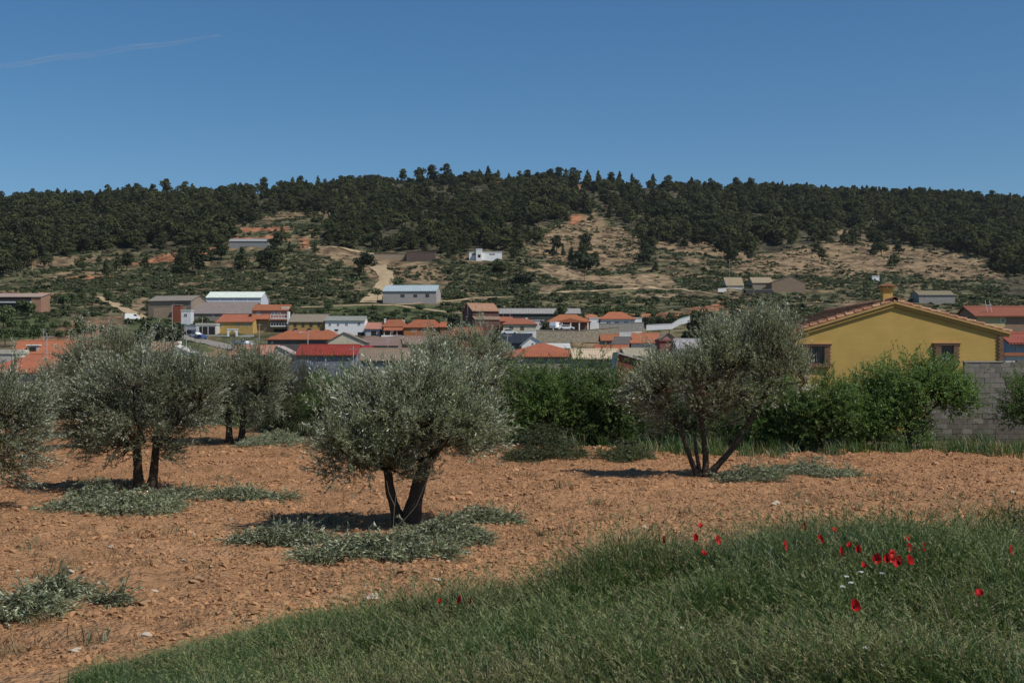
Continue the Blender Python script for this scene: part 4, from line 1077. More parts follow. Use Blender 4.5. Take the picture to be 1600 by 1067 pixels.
def crown_from_blobs(name, blobs, starts, mats, g, boughs=80, twig_per=20, nl=15, tw=(.32, .7), ll=.085, lw=.0165, up=.5, out=.8, jit=.28, spread=.105, droop=.0, ang=.55, core=.5, rag=.34, minz=None, zlow=-0.75, nup=.7, tilt=.6):
    """boughs reach from the limbs to an uneven envelope; twigs sit along their outer part, leaves along the twigs"""
    w = np.array([b[6] for b in blobs], float); w /= w.sum()
    bi = g.choice(len(blobs), boughs, p=w)
    Bc = np.array([b[:3] for b in blobs])[bi]; Br = np.array([b[3:6] for b in blobs])[bi]
    dr = sph(boughs, g)
    bad = dr[:, 2] < zlow; dr[bad, 2] *= -0.4; dr = nrm(dr)
    rad = g.uniform(1 - rag, 1 + rag * .45, (boughs, 1)) + (g.random((boughs, 1)) < .22) * g.uniform(.05, .34, (boughs, 1))
    shoot = (g.random(boughs) < .2) & (dr[:, 2] > .1)
    tip = Bc + dr * Br * rad
    tip[shoot, 2] += g.uniform(.15, .5, shoot.sum())
    if minz is not None: tip[:, 2] = np.maximum(tip[:, 2], minz + g.uniform(0, .25, boughs))
    st = np.array(starts, float)
    base = st[np.argmin(np.linalg.norm(tip[:, None] - st[None], axis=-1) + g.uniform(0, .5, (boughs, len(st))), 1)]
    mid = (base + tip) / 2 + np.array([0, 0, .12]) * np.linalg.norm(tip - base, axis=1, keepdims=True) * g.uniform(-.3, 1, (boughs, 1))
    def bez(t): return base[:, None] * ((1 - t) ** 2)[..., None] + 2 * mid[:, None] * (t * (1 - t))[..., None] + tip[:, None] * (t ** 2)[..., None]
    t = g.uniform(core, 1.0, (boughs, twig_per)) ** .8
    p = bez(t)
    tang = nrm(2 * (mid - base)[:, None] * (1 - t)[..., None] + 2 * (tip - mid)[:, None] * t[..., None])
    p = p + g.normal(size=p.shape) * spread
    oc = nrm(p - Bc[:, None])
    d = nrm(tang * .5 + oc * out + np.array([0, 0, up]) + g.normal(size=p.shape) * jit)
    P0 = p.reshape(-1, 3); D = d.reshape(-1, 3)
    if minz is not None:
        k = P0[:, 2] > minz; P0, D = P0[k], D[k]
    L = g.uniform(tw[0], tw[1], len(P0))
    bend = np.zeros_like(P0); bend[:, 2] = -droop * L
    V1, Q1 = leafy(P0, D, L, nl, lw, ll, ang, bend, g, nup=nup, tilt=tilt)
    V2, Q2 = twigs(P0, D, L, .006, bend)
    # the boughs themselves
    ts = np.linspace(0, .95, 6)
    pts = bez(np.tile(ts, (boughs, 1)))
    mb = MB()
    for i in range(boughs):
        mb.tube([Vector(x) for x in pts[i]], [lerp(.026, .006, q) for q in ts], 4)
    Fq = np.array([f for f in mb.f if len(f) == 4])
    V, Q, m = join((V1, Q1, 0), (V2, Q2, 1), (np.array(mb.v), Fq, 1))
    return np_mesh(name, V, Q, mats, m)

def stem_part(root, name, pts, r0, r1, mat, sides=9, wob=.12):
    n = len(pts)
    # resample for a knotty outline
    P3 = [Vector(p) for p in pts]; out = []
    for a, b in zip(P3[:-1], P3[1:]):
        m = max(2, int((b - a).length / .12))
        for i in range(m): out.append(a.lerp(b, i / m))
    out.append(P3[-1])
    for _ in range(3): out = [out[0]] + [(out[i - 1] + out[i] * 2 + out[i + 1]) / 4 for i in range(1, len(out) - 1)] + [out[-1]]
    N = len(out)
    rad = [lerp(r0, r1, (i / (N - 1)) ** .8) * (1 + .35 * max(0, 1 - i / 3.0) * (r0 > .05)) for i in range(N)]
    q = MB(); q.tube(out, rad, sides, 0, wob); return q.obj(name, mat, root, smooth=True)

def olive(name_label, base, stems, limbs, blobs, seed, boughs=90, twig_per=20, nl=15, rz=0, group='olive trees in the ploughed field', **kw):
    """stems and limbs: lists of (points, r0, r1) in metres from the base"""
    g = np.random.default_rng(seed); random.seed(seed)
    root = empty('olive_tree', base, rz, name_label, 'olive tree', group)
    for pts, r0, r1 in stems: stem_part(root, 'trunk', pts, r0, r1, M_BARK)
    st = [s[0][-1] for s in stems]
    for pts, r0, r1 in limbs:
        stem_part(root, 'limb', pts, r0, r1, M_BARK, 7); st.append(pts[-1]); st.append(pts[len(pts) // 2])
    me = crown_from_blobs('crown', blobs, st, [M_OLIVE, M_BARK], g, int(boughs * 1.12), twig_per, int(nl * 1.3), **{'nup': .15, 'tilt': .7, **{k_: v_ for k_, v_ in kw.items() if k_ != 'spread'}})
    link('crown', me, root)
    return root
def gp(px, Y): x = (px - CX) / F * Y; return (x, Y, h1(x, Y) - .04)

# the olive in the middle
olive('dense silver topped olive with two dark trunks in centre of field', gp(630, 24.0),
      [([(-.02, 0, 0), (-.16, 0, .35), (-.26, .02, .75), (-.3, .05, 1.1)], .125, .08), ([(.12, 0, 0), (.2, -.02, .45), (.33, 0, .95), (.42, .05, 1.3)], .17, .12)],
      [([(-.38, .05, 1.1), (-.8, .1, 1.5), (-1.2, .2, 1.8)], .05, .02), ([(-.38, .05, 1.15), (-.3, -.3, 1.7), (-.4, -.6, 2.2)], .05, .02), ([(.52, .05, 1.3), (.9, -.1, 1.7), (1.3, -.2, 2.0)], .055, .02),
       ([(.52, .05, 1.35), (.5, .4, 1.9), (.4, .7, 2.4)], .055, .02), ([(.52, .05, 1.3), (.25, -.3, 1.9), (.1, -.4, 2.5)], .05, .02), ([(-.38, .05, 1.1), (-.9, -.4, 1.4), (-1.3, -.6, 1.6)], .04, .015)],
      [(.1, 0, 1.85, 1.25, 1.3, .8, 5), (-.7, 0, 1.6, .75, 1.0, .6, 2.2), (.9, 0, 1.8, .75, 1.0, .75, 2.4), (.35, 0, 2.15, 1.0, 1.0, .55, 2.4), (.65, -.1, 1.2, .75, .8, .4, 1.3), (-.4, -.2, 1.0, .5, .6, .4, 1.1), (-.95, 0, 1.15, .4, .6, .35, .7)],
      101, boughs=150, twig_per=22, nl=17, up=.55, out=.7, spread=.14, minz=.75, zlow=-.55)
# left olive
olive('broad olive with pair of straight dark trunks at left of field', gp(226, 30.5),
      [([(-.13, 0, 0), (-.16, 0, .6), (-.18, 0, 1.2)], .13, .09), ([(.15, .05, 0), (.2, .05, .5), (.27, .05, 1.2)], .12, .085)],
      [([(-.18, 0, 1.2), (-.7, 0, 1.7), (-1.2, .1, 2.1)], .06, .02), ([(.27, .05, 1.2), (.8, 0, 1.7), (1.3, .1, 2.1)], .06, .02), ([(.0, 0, 1.2), (-.1, -.4, 1.8), (-.1, -.6, 2.5)], .05, .02), ([(.2, 0, 1.2), (.3, .5, 1.8), (.4, .7, 2.4)], .05, .02)],
      [(-.1, 0, 1.9, 1.35, 1.4, .95, 4), (-1.1, 0, 1.65, .75, .9, .7, 2), (1.0, 0, 2.05, .7, .9, .8, 2), (.45, 0, 2.45, .75, .8, .55, 1.4), (-.3, 0, 1.15, .9, .9, .5, 1.2), (-.9, .0, .8, .4, .5, .45, .7)],
      202, boughs=150, twig_per=21, nl=16, up=.45, out=.75, minz=.6, zlow=-.65)
# right olive: leaning, open, several stems
olive('open leaning olive with four slender stems left of yellow house', gp(1097, 34.0),
      [([(-.1, 0, 0), (-.3, 0, .5), (-.5, 0, 1.05), (-.62, 0, 1.5)], .075, .05), ([(-.02, 0, 0), (-.12, .05, .5), (-.2, .05, 1.2)], .06, .04), ([(.08, 0, 0), (.1, 0, .6), (.02, 0, 1.25), (-.05, 0, 1.7)], .10, .06),
       ([(.12, 0, 0), (.42, 0, .35), (.85, -.02, .85), (1.25, 0, 1.5), (1.6, 0, 2.1), (1.95, 0, 2.75)], .10, .04)],
      [([(1.25, 0, 1.5), (1.1, .2, 2.2), (.9, .3, 3.0)], .045, .015), ([(1.6, 0, 2.1), (2.1, -.1, 2.5), (2.7, -.1, 2.55)], .035, .012), ([(-.05, 0, 1.7), (.2, -.2, 2.3), (.4, -.2, 3.0)], .045, .015), ([(-.62, 0, 1.5), (-.9, 0, 2.0), (-1.0, 0, 2.4)], .04, .015)],
      [(-.55, 0, 2.15, 1.15, 1.1, .95, 3.2), (.45, 0, 2.35, 1.0, 1.1, 1.0, 2.4), (1.25, 0, 3.1, 1.0, 1.0, .95, 2.6), (1.75, 0, 3.55, .65, .8, .7, 1.4), (.65, 0, 3.1, .7, .8, .75, 1.3), (2.2, 0, 2.3, .65, .7, .7, .9), (-.1, 0, 1.55, 1.1, .8, .4, .9), (-1.05, 0, 2.0, .6, .8, .7, .7)],
      303, boughs=200, twig_per=20, nl=15, up=.6, out=.6, spread=.17, minz=.85, zlow=-.6, rag=.3)
# left edge
olive('olive cut off by left edge of picture', gp(-52, 26.5),
      [([(0, 0, 0), (.05, 0, .6), (.1, 0, 1.1)], .13, .09)], [([(.1, 0, 1.1), (.6, 0, 1.6), (.9, 0, 2.0)], .05, .02)],
      [(.1, 0, 1.7, 1.2, 1.2, 1.0, 4), (.7, 0, 1.3, .7, .8, .7, 1.5), (.55, 0, .75, .7, .8, .4, .8), (.2, 0, 2.2, .9, .9, .6, 1)], 404, boughs=90, twig_per=20, nl=15, minz=.3)
# behind
olive('tall silvery olive standing behind the broad left olive', gp(172, 45),
      [([(0, 0, 0), (-.1, 0, .7), (-.2, 0, 1.4)], .15, .1)], [([(-.2, 0, 1.4), (-.8, 0, 2.2), (-1.1, 0, 3.0)], .06, .02), ([(-.2, 0, 1.4), (.3, 0, 2.2), (.6, 0, 3.0)], .06, .02)],
      [(-.2, 0, 2.9, 1.4, 1.4, 1.2, 4), (-.9, 0, 2.3, 1.1, 1.1, .8, 2), (.8, 0, 3.0, .8, 1.0, .9, 1.5), (-1.5, 0, 1.5, .8, .9, .7, 1)], 505, boughs=110, twig_per=18, nl=14, tw=(.3, .55), ll=.08, lw=.02, up=.7, minz=.8)
olive('rounded dark olive behind and right of the broad left olive', gp(366, 50),
      [([(-.2, 0, 0), (-.2, 0, .6), (-.25, 0, 1.2)], .16, .1), ([(.25, .1, 0), (.3, .1, .6), (.3, .1, 1.2)], .15, .1)], [([(-.25, 0, 1.2), (-.8, 0, 1.8), (-1.2, 0, 2.2)], .06, .02), ([(.3, .1, 1.2), (.9, 0, 1.9), (1.3, 0, 2.4)], .06, .02)],
      [(0, 0, 2.1, 1.75, 1.5, 1.3, 5), (1.0, 0, 2.5, 1.1, 1.1, 1.0, 2), (-1.0, 0, 2.2, .9, 1.0, .9, 1.5), (-.2, 0, 1.1, 1.3, 1.0, .5, 1.2)], 606, boughs=175, twig_per=19, nl=15, tw=(.3, .55), ll=.08, lw=.02, up=.6, minz=.45)
olive('large olive standing behind the central silver olive', gp(722, 48),
      [([(0, 0, 0), (.1, 0, .7), (.1, 0, 1.5)], .16, .1)], [([(.1, 0, 1.5), (-.6, 0, 2.4), (-1.0, 0, 3.0)], .06, .02), ([(.1, 0, 1.5), (.8, 0, 2.4), (1.0, 0, 3.2)], .06, .02)],
      [(0, 0, 2.9, 1.7, 1.5, 1.2, 4), (-.9, 0, 2.7, 1.1, 1.1, .9, 2), (.6, 0, 3.5, .9, 1.0, .9, 1.5), (1.2, 0, 2.6, .9, 1.0, .9, 1.2), (0, 0, 1.6, 1.4, 1.1, .7, 1)], 707, boughs=120, twig_per=18, nl=14, tw=(.3, .55), ll=.08, lw=.02, up=.75, minz=.6)
olive('small olive low at far left before the red roofs', gp(84, 70),
      [([(0, 0, 0), (.1, 0, 1.0)], .12, .07)], [([(.1, 0, 1), (.5, 0, 1.7)], .05, .02)], [(0, 0, 1.7, 1.2, 1.1, 1.0, 3), (-.6, 0, 1.2, .8, .8, .7, 1)], 808, boughs=50, twig_per=16, nl=12, tw=(.35, .6), ll=.1, lw=.026, minz=.3)

def bush(name, label, cat, base, blobs, seed, mats, boughs=90, twig_per=20, nl=14, trunk=None, group=None, **kw):
    g = np.random.default_rng(seed); random.seed(seed)
    root = empty(name, base, 0, label, cat, group)
    st = [(0, 0, .25)]
    for pts, r0, r1 in (trunk or [([(0, 0, -.1), (.05, 0, .4), (.05, 0, .9)], .08, .04)]):
        stem_part(root, 'trunk', pts, r0, r1, M_BARK); st.append(pts[-1])
    link('crown', crown_from_blobs('crown', blobs, st, mats, g, boughs, twig_per, nl, **kw), root)
    return root
AL = dict(ll=.085, lw=.034, tw=(.25, .5), up=.45, out=.6, jit=.6, spread=.17, minz=.12, ang=.9, zlow=-.7)
ma = [M_ALMOND, M_BARK]
GA = 'green almond trees along the field edge'
bush('almond_tree', 'leftmost of three dense green almond trees behind the centre field', 'almond tree', gp(832, 48), [(0, 0, 1.85, 1.25, 1.2, 1.15, 3.4), (-.3, 0, 1.0, 1.1, 1.0, .9, 2), (.6, 0, 1.3, 1.0, 1.0, 1.0, 2)], 21, ma, 125, 20, 13, group=GA, **AL)
bush('almond_tree', 'middle of three dense green almond trees behind the centre field', 'almond tree', gp(898, 48.6), [(0, 0, 2.0, 1.3, 1.2, 1.2, 3.4), (-.4, 0, 1.1, 1.1, 1.0, 1.0, 2), (.6, 0, 1.2, 1.1, 1.0, 1.1, 2)], 22, ma, 125, 20, 13, group=GA, **AL)
bush('almond_tree', 'rightmost of three dense green almond trees behind the centre field', 'almond tree', gp(965, 48.2), [(0, 0, 1.95, 1.25, 1.2, 1.15, 3.4), (-.4, 0, 1.0, 1.1, 1.0, .9, 2), (.5, 0, 1.1, 1.0, 1.0, 1.0, 2)], 23, ma, 125, 20, 13, group=GA, **AL)
bush('green_bush', 'dark green bush left of the central olive crown', 'bush', gp(535, 54), [(0, 0, 1.7, 1.4, 1.2, 1.2, 3), (-.7, 0, 1.1, .9, .9, .9, 1.5), (.6, 0, 1.2, 1.1, 1.0, 1.0, 1.5)], 24, ma, 95, 22, 12, **AL)
bush('broom_bush', 'wispy grey green broom bush right of rounded dark olive', 'bush', gp(468, 57), [(0, 0, 1.7, 1.1, 1.0, 1.3, 3), (-.6, 0, 1.0, .8, .8, .9, 1), (.7, 0, 1.6, .7, .8, 1.2, 1)], 25, [M_WISPY, M_BARK], 90, 18, 12, ll=.07, lw=.012, tw=(.4, .8), up=1.3, out=.3, jit=.3, spread=.2, minz=.1)
bush('almond_tree', 'spreading green almond tree with dark trunk before block wall', 'almond tree', gp(1420, 46), [(-.3, 0, 2.3, 1.55, 1.3, .9, 3.2), (-1.35, 0, 1.6, 1.15, 1.1, 1.1, 2.8), (1.0, 0, 2.2, 1.05, 1.0, .8, 2), (1.8, 0, 1.85, .55, .7, .75, 1.2), (-.7, -.2, 1.0, 1.3, 1.0, .9, 2.6), (-1.9, 0, 1.0, .8, .8, .8, 1.2), (-.15, 0, 3.0, .6, .4, .45, .5)],
     26, ma, 230, 22, 14, trunk=[([(0, 0, -.1), (.0, 0, .5), (-.1, 0, 1.2)], .13, .08), ([(0, 0, .7), (.7, 0, 1.4), (1.2, 0, 1.9)], .06, .03)], group=GA, **{**AL, 'minz': .3, 'zlow': -.65})
bush('almond_tree', 'low green almond bush between right olive and spreading almond', 'almond tree', gp(1285, 45), [(0, 0, 1.45, 1.1, 1.0, 1.0, 3), (.4, 0, .8, .9, .9, .7, 2), (-.7, 0, 1.0, .8, .8, .8, 2)], 27, ma, 130, 22, 14, group=GA, **AL)
bush('almond_tree', 'green almond bush directly behind the leaning olive stems', 'almond tree', gp(1205, 46.5), [(0, 0, 1.45, 1.1, 1.0, 1.15, 3), (.6, 0, .9, .9, .9, .8, 2), (-.7, 0, .9, .9, .8, .8, 2)], 28, ma, 125, 22, 14, group=GA, **AL)
bush('almond_tree', 'low green almond shoots filling foot of yellow house wall', 'almond tree', gp(1342, 45.6), [(0, 0, 1.25, .9, .8, .9, 3), (.3, 0, .7, .9, .8, .6, 2)], 41, ma, 90, 20, 13, group=GA, **AL)
bush('almond_tree', 'green almond crown cut by the right edge before block wall', 'almond tree', gp(1612, 45), [(0, 0, 1.75, .95, .9, .85, 3), (.6, 0, 1.9, 1.0, 1.0, .9, 2)], 29, ma, 75, 22, 13, group=GA, **{**AL, 'minz': .7})
bush('scrub_bush', 'grey green bush right of the three almond trees behind olive stems', 'bush', gp(1055, 46), [(0, 0, .9, .9, .9, .8, 3), (.7, 0, .7, .8, .8, .6, 2)], 30, [M_SHRUBG, M_BARK], 60, 20, 13, **AL)
bush('scrub_bush', 'dark scrubby bush under silvery olive at left', 'bush', gp(62, 64), [(0, 0, 1.2, 1.3, 1.0, 1.1, 3), (-1.2, 0, .9, 1.1, 1.0, .8, 2)], 31, [M_SHRUBG, M_BARK], 60, 20, 13, **AL)
bush('scrub_bush', 'low pale scrub at left edge below red hipped roof', 'bush', gp(8, 60), [(0, 0, .9, 1.3, 1.0, .9, 3), (.9, 0, .6, 1.0, .8, .6, 2)], 32, [M_WISPY, M_BARK], 60, 20, 13, **{**AL, 'lw': .018, 'up': .9})
bush('scrub_bush', 'rough bush filling gap between left olives', 'bush', gp(285, 62), [(0, 0, 1.3, 1.4, 1.0, 1.2, 3), (-1.2, 0, .9, 1.1, 1.0, .8, 2), (1.2, 0, 1.0, 1.1, 1.0, .9, 2)], 33, [M_SHRUBG, M_BARK], 80, 20, 13, **AL)
bush('scrub_bush', 'rough low bush behind the prunings left of centre olive', 'bush', gp(438, 56), [(0, 0, .8, 1.1, .9, .7, 3)], 34, [M_WISPY, M_BARK], 50, 20, 13, **{**AL, 'lw': .018, 'up': .9})

for i, (p_, Y_, t_, m_) in enumerate([(325, 64, 1.5, M_SHRUBG), (400, 66, 1.9, M_WISPY), (505, 62, 1.7, M_SHRUBG), (590, 60, 1.8, M_ALMOND), (660, 60, 1.9, M_SHRUBG), (770, 58, 2.0, M_ALMOND), (215, 68, 1.8, M_SHRUBG), (130, 72, 1.6, M_WISPY), (1140, 50, 1.3, M_ALMOND)]):
    bush('scrub_bush', ['rough bush showing between rounded dark olive and left olive', 'wispy bush right behind rounded dark olive', 'leafy bush directly left of dark green bush top', 'green bush hidden behind left half of central olive', 'leafy bush hidden behind central olive top', 'green bush between central olive and almond trees',
          'rough bush behind tall silvery olive', 'wispy bush at foot of tall silvery olive', 'green bush behind left stems of leaning olive'][i], 'bush', gp(p_, Y_), [(0, 0, t_ * .62, 1.5, 1.0, t_ * .5, 3), (-.9, 0, t_ * .4, 1.2, 1.0, t_ * .4, 2), (.9, 0, t_ * .45, 1.2, 1.0, t_ * .4, 2)], 60 + i, [m_, M_BARK], 75, 18, 12, **{**AL, 'lw': .03, 'up': .7})

# olive prunings lying on the soil
def prunings(label, px, row, wx, wy, h, seed, n=330, mats=None, name='olive_prunings', cat='branch pile', upr=.2, ll=.08, lw=.016, nl=20, ang_z=0.0, group='piles of olive prunings'):
    g = np.random.default_rng(seed)
    c = hit(px, row, 0.05)
    wx, wy, h = wx * .68, wy * .62, h * .95
    x = g.normal(size=n) * wx * .42; y = g.normal(size=n) * wy * .42
    x = np.clip(x, -wx * .62, wx * .62); y = np.clip(y, -wy * .62, wy * .62)
    ca, sa = math.cos(ang_z), math.sin(ang_z)
    x, y = x * ca - y * sa, x * sa + y * ca
    hh = h * np.exp(-((x / wx * 2) ** 2 + (y / wy * 2) ** 2)) * (0.6 + 0.8 * vnoise(x * 1.5 + 9, y * 1.5 + 9, seed % 50))
    gz = height(c.x + x, c.y + y) - c.z
    P0 = np.stack([x, y, gz + .02 + hh * g.uniform(.1, 1, n)], 1)
    d0 = np.stack([g.normal(.7, .6, n) * np.sign(g.normal(.2, 1, n)), g.normal(-.2, .5, n), g.uniform(-.1, upr * 2.2, n)], 1)
    D = nrm(d0); L = g.uniform(.25, .5, n)
    bend = np.zeros((n, 3)); bend[:, 2] = -np.minimum(P0[:, 2] - gz, .18) * .9
    V1, Q1 = leafy(P0, D, L, nl, lw, ll, .55, bend, g, nup=.5, tilt=.9)
    V2, Q2 = twigs(P0, D, L, .006, bend)
    V1[:, 2] = np.maximum(V1[:, 2], height(c.x + V1[:, 0], c.y + V1[:, 1]) - c.z + .004)
    V, Q, m = join((V1, Q1, 0), (V2, Q2, 1))
    root = empty(name, c, 0, label, cat, group)
    ms = mats or [M_CUT, M_BARK]
    link('leaves', np_mesh('leaves', V1, Q1, ms[0]), root)
    link('twigs', np_mesh('twigs', V2, Q2, ms[1]), root)
    return root
prunings('cut olive branches heaped left of the central trunk', 440, 842, 1.7, 1.0, .34, 1, 420)
prunings('cut olive branches spread in front of the central trunk', 590, 858, 2.4, .9, .34, 2, 620)
prunings('cut olive branches trailing right of the central trunk', 690, 838, 1.5, 1.2, .3, 3, 380)
prunings('narrow drift of cut branches running right from central olive', 752, 814, 1.3, .9, .3, 4, 330)
prunings('cut branches piled before the pair of left trunks', 205, 792, 2.0, 1.7, .42, 5, 560)
prunings('cut branches in shade left of the pair of trunks', 140, 782, 1.6, 2.0, .5, 6, 420)
prunings('cut branches right of the pair of left trunks', 270, 774, 1.0, 1.3, .25, 15, 220)
prunings('low strip of cut branches between left and central olives', 388, 776, 1.9, .8, .3, 7, 360)
prunings('pale heap of cut branches at foot of rounded dark olive', 422, 690, 2.0, 4.5, .55, 8, 620)
prunings('cut branches heaped right of the leaning olive stems', 1165, 746, 1.6, 1.6, .4, 9, 420)
prunings('long drift of cut branches stretching right from leaning olive', 1260, 738, 2.8, 2.0, .35, 10, 560)
prunings('brushy row of grey prunings below the three almond trees', 850, 714, 2.6, 2.0, .9, 11, 800, mats=[M_SHRUBG, M_BARK], upr=.35)
prunings('short brushy heap of prunings left of leaning olive', 975, 716, 1.6, 1.5, .6, 12, 380, mats=[M_SHRUBG, M_BARK], upr=.35)
prunings('clump of cut olive branches at left edge in front field', 30, 945, .8, .6, .24, 13, 190)
prunings('smaller clump of cut branches right of the left edge clump', 88, 926, .55, .5, .22, 16, 120)
prunings('tiny tuft of cut branches on bare front soil', 170, 938, .3, .22, .14, 14, 45)
prunings('thin scatter of cut branches at far left of field', 80, 680, 1.6, 2.5, .25, 17, 220)

# ------------------------------------------------------------------ scattered masses (instances on points)
SRC = bpy.data.collections.new('scatter_sources')     # never linked: only read by the scatter trees
def source(name, me): return link(name, me, col=SRC)
def scatter(name, label, pts, rot, scl, idx, sources):
    me = bpy.data.meshes.new(name)
    n = len(pts)
    me.vertices.add(n); me.vertices.foreach_set('co', np.asarray(pts, np.float32).ravel())
    for an, tp, key, arr in (('rot', 'FLOAT_VECTOR', 'vector', rot), ('scl', 'FLOAT_VECTOR', 'vector', scl), ('pick', 'INT', 'value', idx)):
        a = me.attributes.new(an, tp, 'POINT'); a.data.foreach_set(key, np.ascontiguousarray(arr, np.int32 if tp == 'INT' else np.float32).ravel())
    o = link(name, me)
    tag(o, label, None, None, 'stuff')
    gt = bpy.data.node_groups.new(name, 'GeometryNodeTree')
    gt.interface.new_socket('Geometry', in_out='INPUT', socket_type='NodeSocketGeometry')
    gt.interface.new_socket('Geometry', in_out='OUTPUT', socket_type='NodeSocketGeometry')
    gi = gt.nodes.new('NodeGroupInput'); go = gt.nodes.new('NodeGroupOutput'); jn = gt.nodes.new('GeometryNodeJoinGeometry')
    def attr(nm, tp):
        x = gt.nodes.new('GeometryNodeInputNamedAttribute'); x.data_type = tp; x.inputs[0].default_value = nm
        return [s for s in x.outputs if s.enabled and s.name == 'Attribute'][0]
    ra, sa, pa = attr('rot', 'FLOAT_VECTOR'), attr('scl', 'FLOAT_VECTOR'), attr('pick', 'INT')
    for i, s in enumerate(sources):
        oi = gt.nodes.new('GeometryNodeObjectInfo'); oi.inputs['Object'].default_value = s; oi.inputs['As Instance'].default_value = False
        cmp = gt.nodes.new('FunctionNodeCompare'); cmp.data_type = 'INT'; cmp.operation = 'EQUAL'
        ii = [q for q in cmp.inputs if q.enabled]
        gt.links.new(pa, ii[0]); ii[1].default_value = i
        ip = gt.nodes.new('GeometryNodeInstanceOnPoints')
        gt.links.new(gi.outputs[0], ip.inputs['Points']); gt.links.new(cmp.outputs[0], ip.inputs['Selection'])
        gt.links.new(oi.outputs['Geometry'], ip.inputs['Instance'])
        gt.links.new(ra, ip.inputs['Rotation']); gt.links.new(sa, ip.inputs['Scale'])
        gt.links.new(ip.outputs[0], jn.inputs[0])
    gt.links.new(jn.outputs[0], go.inputs[0])
    md = o.modifiers.new('scatter', 'NODES'); md.node_group = gt
    return o
def zrot(n, g=rng, tilt=.12):
    r = g.normal(size=(n, 3)) * tilt; r[:, 2] = g.uniform(0, 6.283, n); return r

# pines, scrub
def tuft_mesh(name, blobs, n, size, mat, g, trunk=None, flat=.5):
    w = np.array([b[6] for b in blobs], float); w /= w.sum()
    bi = g.choice(len(blobs), n, p=w)
    B = np.array(blobs)[bi]
    d = sph(n, g); d[:, 2] = np.where(d[:, 2] < -.5, -d[:, 2], d[:, 2])
    c = B[:, :3] + d * B[:, 3:6] * g.uniform(.55, 1.05, (n, 1))
    nn = nrm(d + g.normal(size=(n, 3)) * .55 + np.array([0, 0, .25]))
    a = nrm(np.cross(nn, g.normal(size=(n, 3)))); b = np.cross(nn, a)
    s = size * g.uniform(.55, 1.3, (n, 1))
    V = np.stack([c - a * s - b * s * .4, c + b * s * -.9 + a * s * .2, c + a * s + b * s * .3, c + b * s * .9 - nn * s * .3], 1).reshape(-1, 3)
    Q = np.arange(4 * n).reshape(-1, 4)
    if trunk:
        mb = MB()
        for pts, r0, r1 in trunk: mb.tube(pts, [lerp(r0, r1, i / (len(pts) - 1)) for i in range(len(pts))], 5)
        Vt = np.array(mb.v); Ft = np.array([f for f in mb.f if len(f) == 4])
        V, Q, m = join((V, Q, 0), (Vt, Ft, 1))
        return np_mesh(name, V, Q, [mat, M_PBARK], m)
    return np_mesh(name, V, Q, [mat])
def pine_mesh(i, g, tall=1.0, broad=1.0):
    blobs = []
    H = 8.5 * tall
    if i % 3 == 2:      # pointed
        for k in range(9):
            f = k / 8
            r = (2.3 * (1 - f) + .5) * broad
            a = g.uniform(0, 6.28); blobs.append((math.cos(a) * r * .35, math.sin(a) * r * .35, H * (.22 + .75 * f), r, r, 1.0, r))
    else:
        for k in range(11):
            a = g.uniform(0, 6.28); rr = g.uniform(.3, 2.3) * broad
            blobs.append((math.cos(a) * rr, math.sin(a) * rr, H * g.uniform(.36, .88) - rr * .35, g.uniform(1.3, 2.1) * broad, g.uniform(1.3, 2.1) * broad, g.uniform(1.0, 1.7), 1))
        blobs.append((0, 0, H * .88, 1.4 * broad, 1.4 * broad, 1.1, 1.2))
    return tuft_mesh('pine', blobs, 620, .42, M_PINE, g, [([(0, 0, -1.0), (g.normal() * .2, g.normal() * .2, H * .4), (g.normal() * .3, g.normal() * .3, H * .85)], .2, .07)])
gp_ = np.random.default_rng(5)
PINES = [pine_mesh(i, gp_, gp_.uniform(.9, 1.15), gp_.uniform(.85, 1.2)) for i in range(6)]
PSRC = [source('pine_source', m) for m in PINES]

def row_of(x, y): return HY - F * height(x, y) / y
def candidates(n, y0, y1, g, umax=.48):
    y = np.sqrt(g.uniform(y0 ** 2, y1 ** 2, n)); u = g.uniform(-umax, umax, n)
    x = u * y
    z = height(x, y)
    return x, y, z, CX + F * u, HY - F * z / y

g = np.random.default_rng(77)
x, y, z, px, row = candidates(40000, 560, 1330, g)
jx = (fbm(x / 25, y / 40, 141, 3) - .5)
fm = forest_mask(px + jx * 40, row + (fbm(x / 25, y / 40, 151, 3) - .5) * 14) & (row < 436)
fm |= (y > 1180) & (row < 330)
dens = fbm(x / 34, y / 60, 161, 4)
ragged = forest_mask(px + jx * 150, row + (fbm(x / 18, y / 26, 181, 3) - .5) * 60)
keep = ((fm & (ragged | (g.random(len(x)) < .35))) | (~fm & (row < 432) & (g.random(len(x)) < np.where(ragged, .22, .035)))) & (g.random(len(x)) < np.clip((dens - .36) * 4.2, .05, .9))
left_mid = (px < 240) & (row > 340) & (row < 372); keep &= ~(left_mid & (g.random(len(x)) < .45))
for p in PAINT:
    if p[0] in (RED, TAN, TAN2): keep &= ~(in_poly(px, row, p[1]) & (g.random(len(x)) < (.72 if p[0] == TAN else .97)))
keep &= ~((px > 722) & (px < 798) & (row > 392) & (row < 425)) & ~((px > 352) & (px < 426) & (row > 378) & (row < 402)) & ~((px > 580) & (px < 684) & (row > 396) & (row < 420))
x, y, z, px, row = x[keep], y[keep], z[keep], px[keep], row[keep]
sc = np.clip(g.lognormal(-.10, .36, len(x)), .4, 1.7) * 1.05
sc = sc * np.where(y > 1120, .72, 1)
young = (px > 500) & (px < 820) & (row > 310); sc[young] *= .82
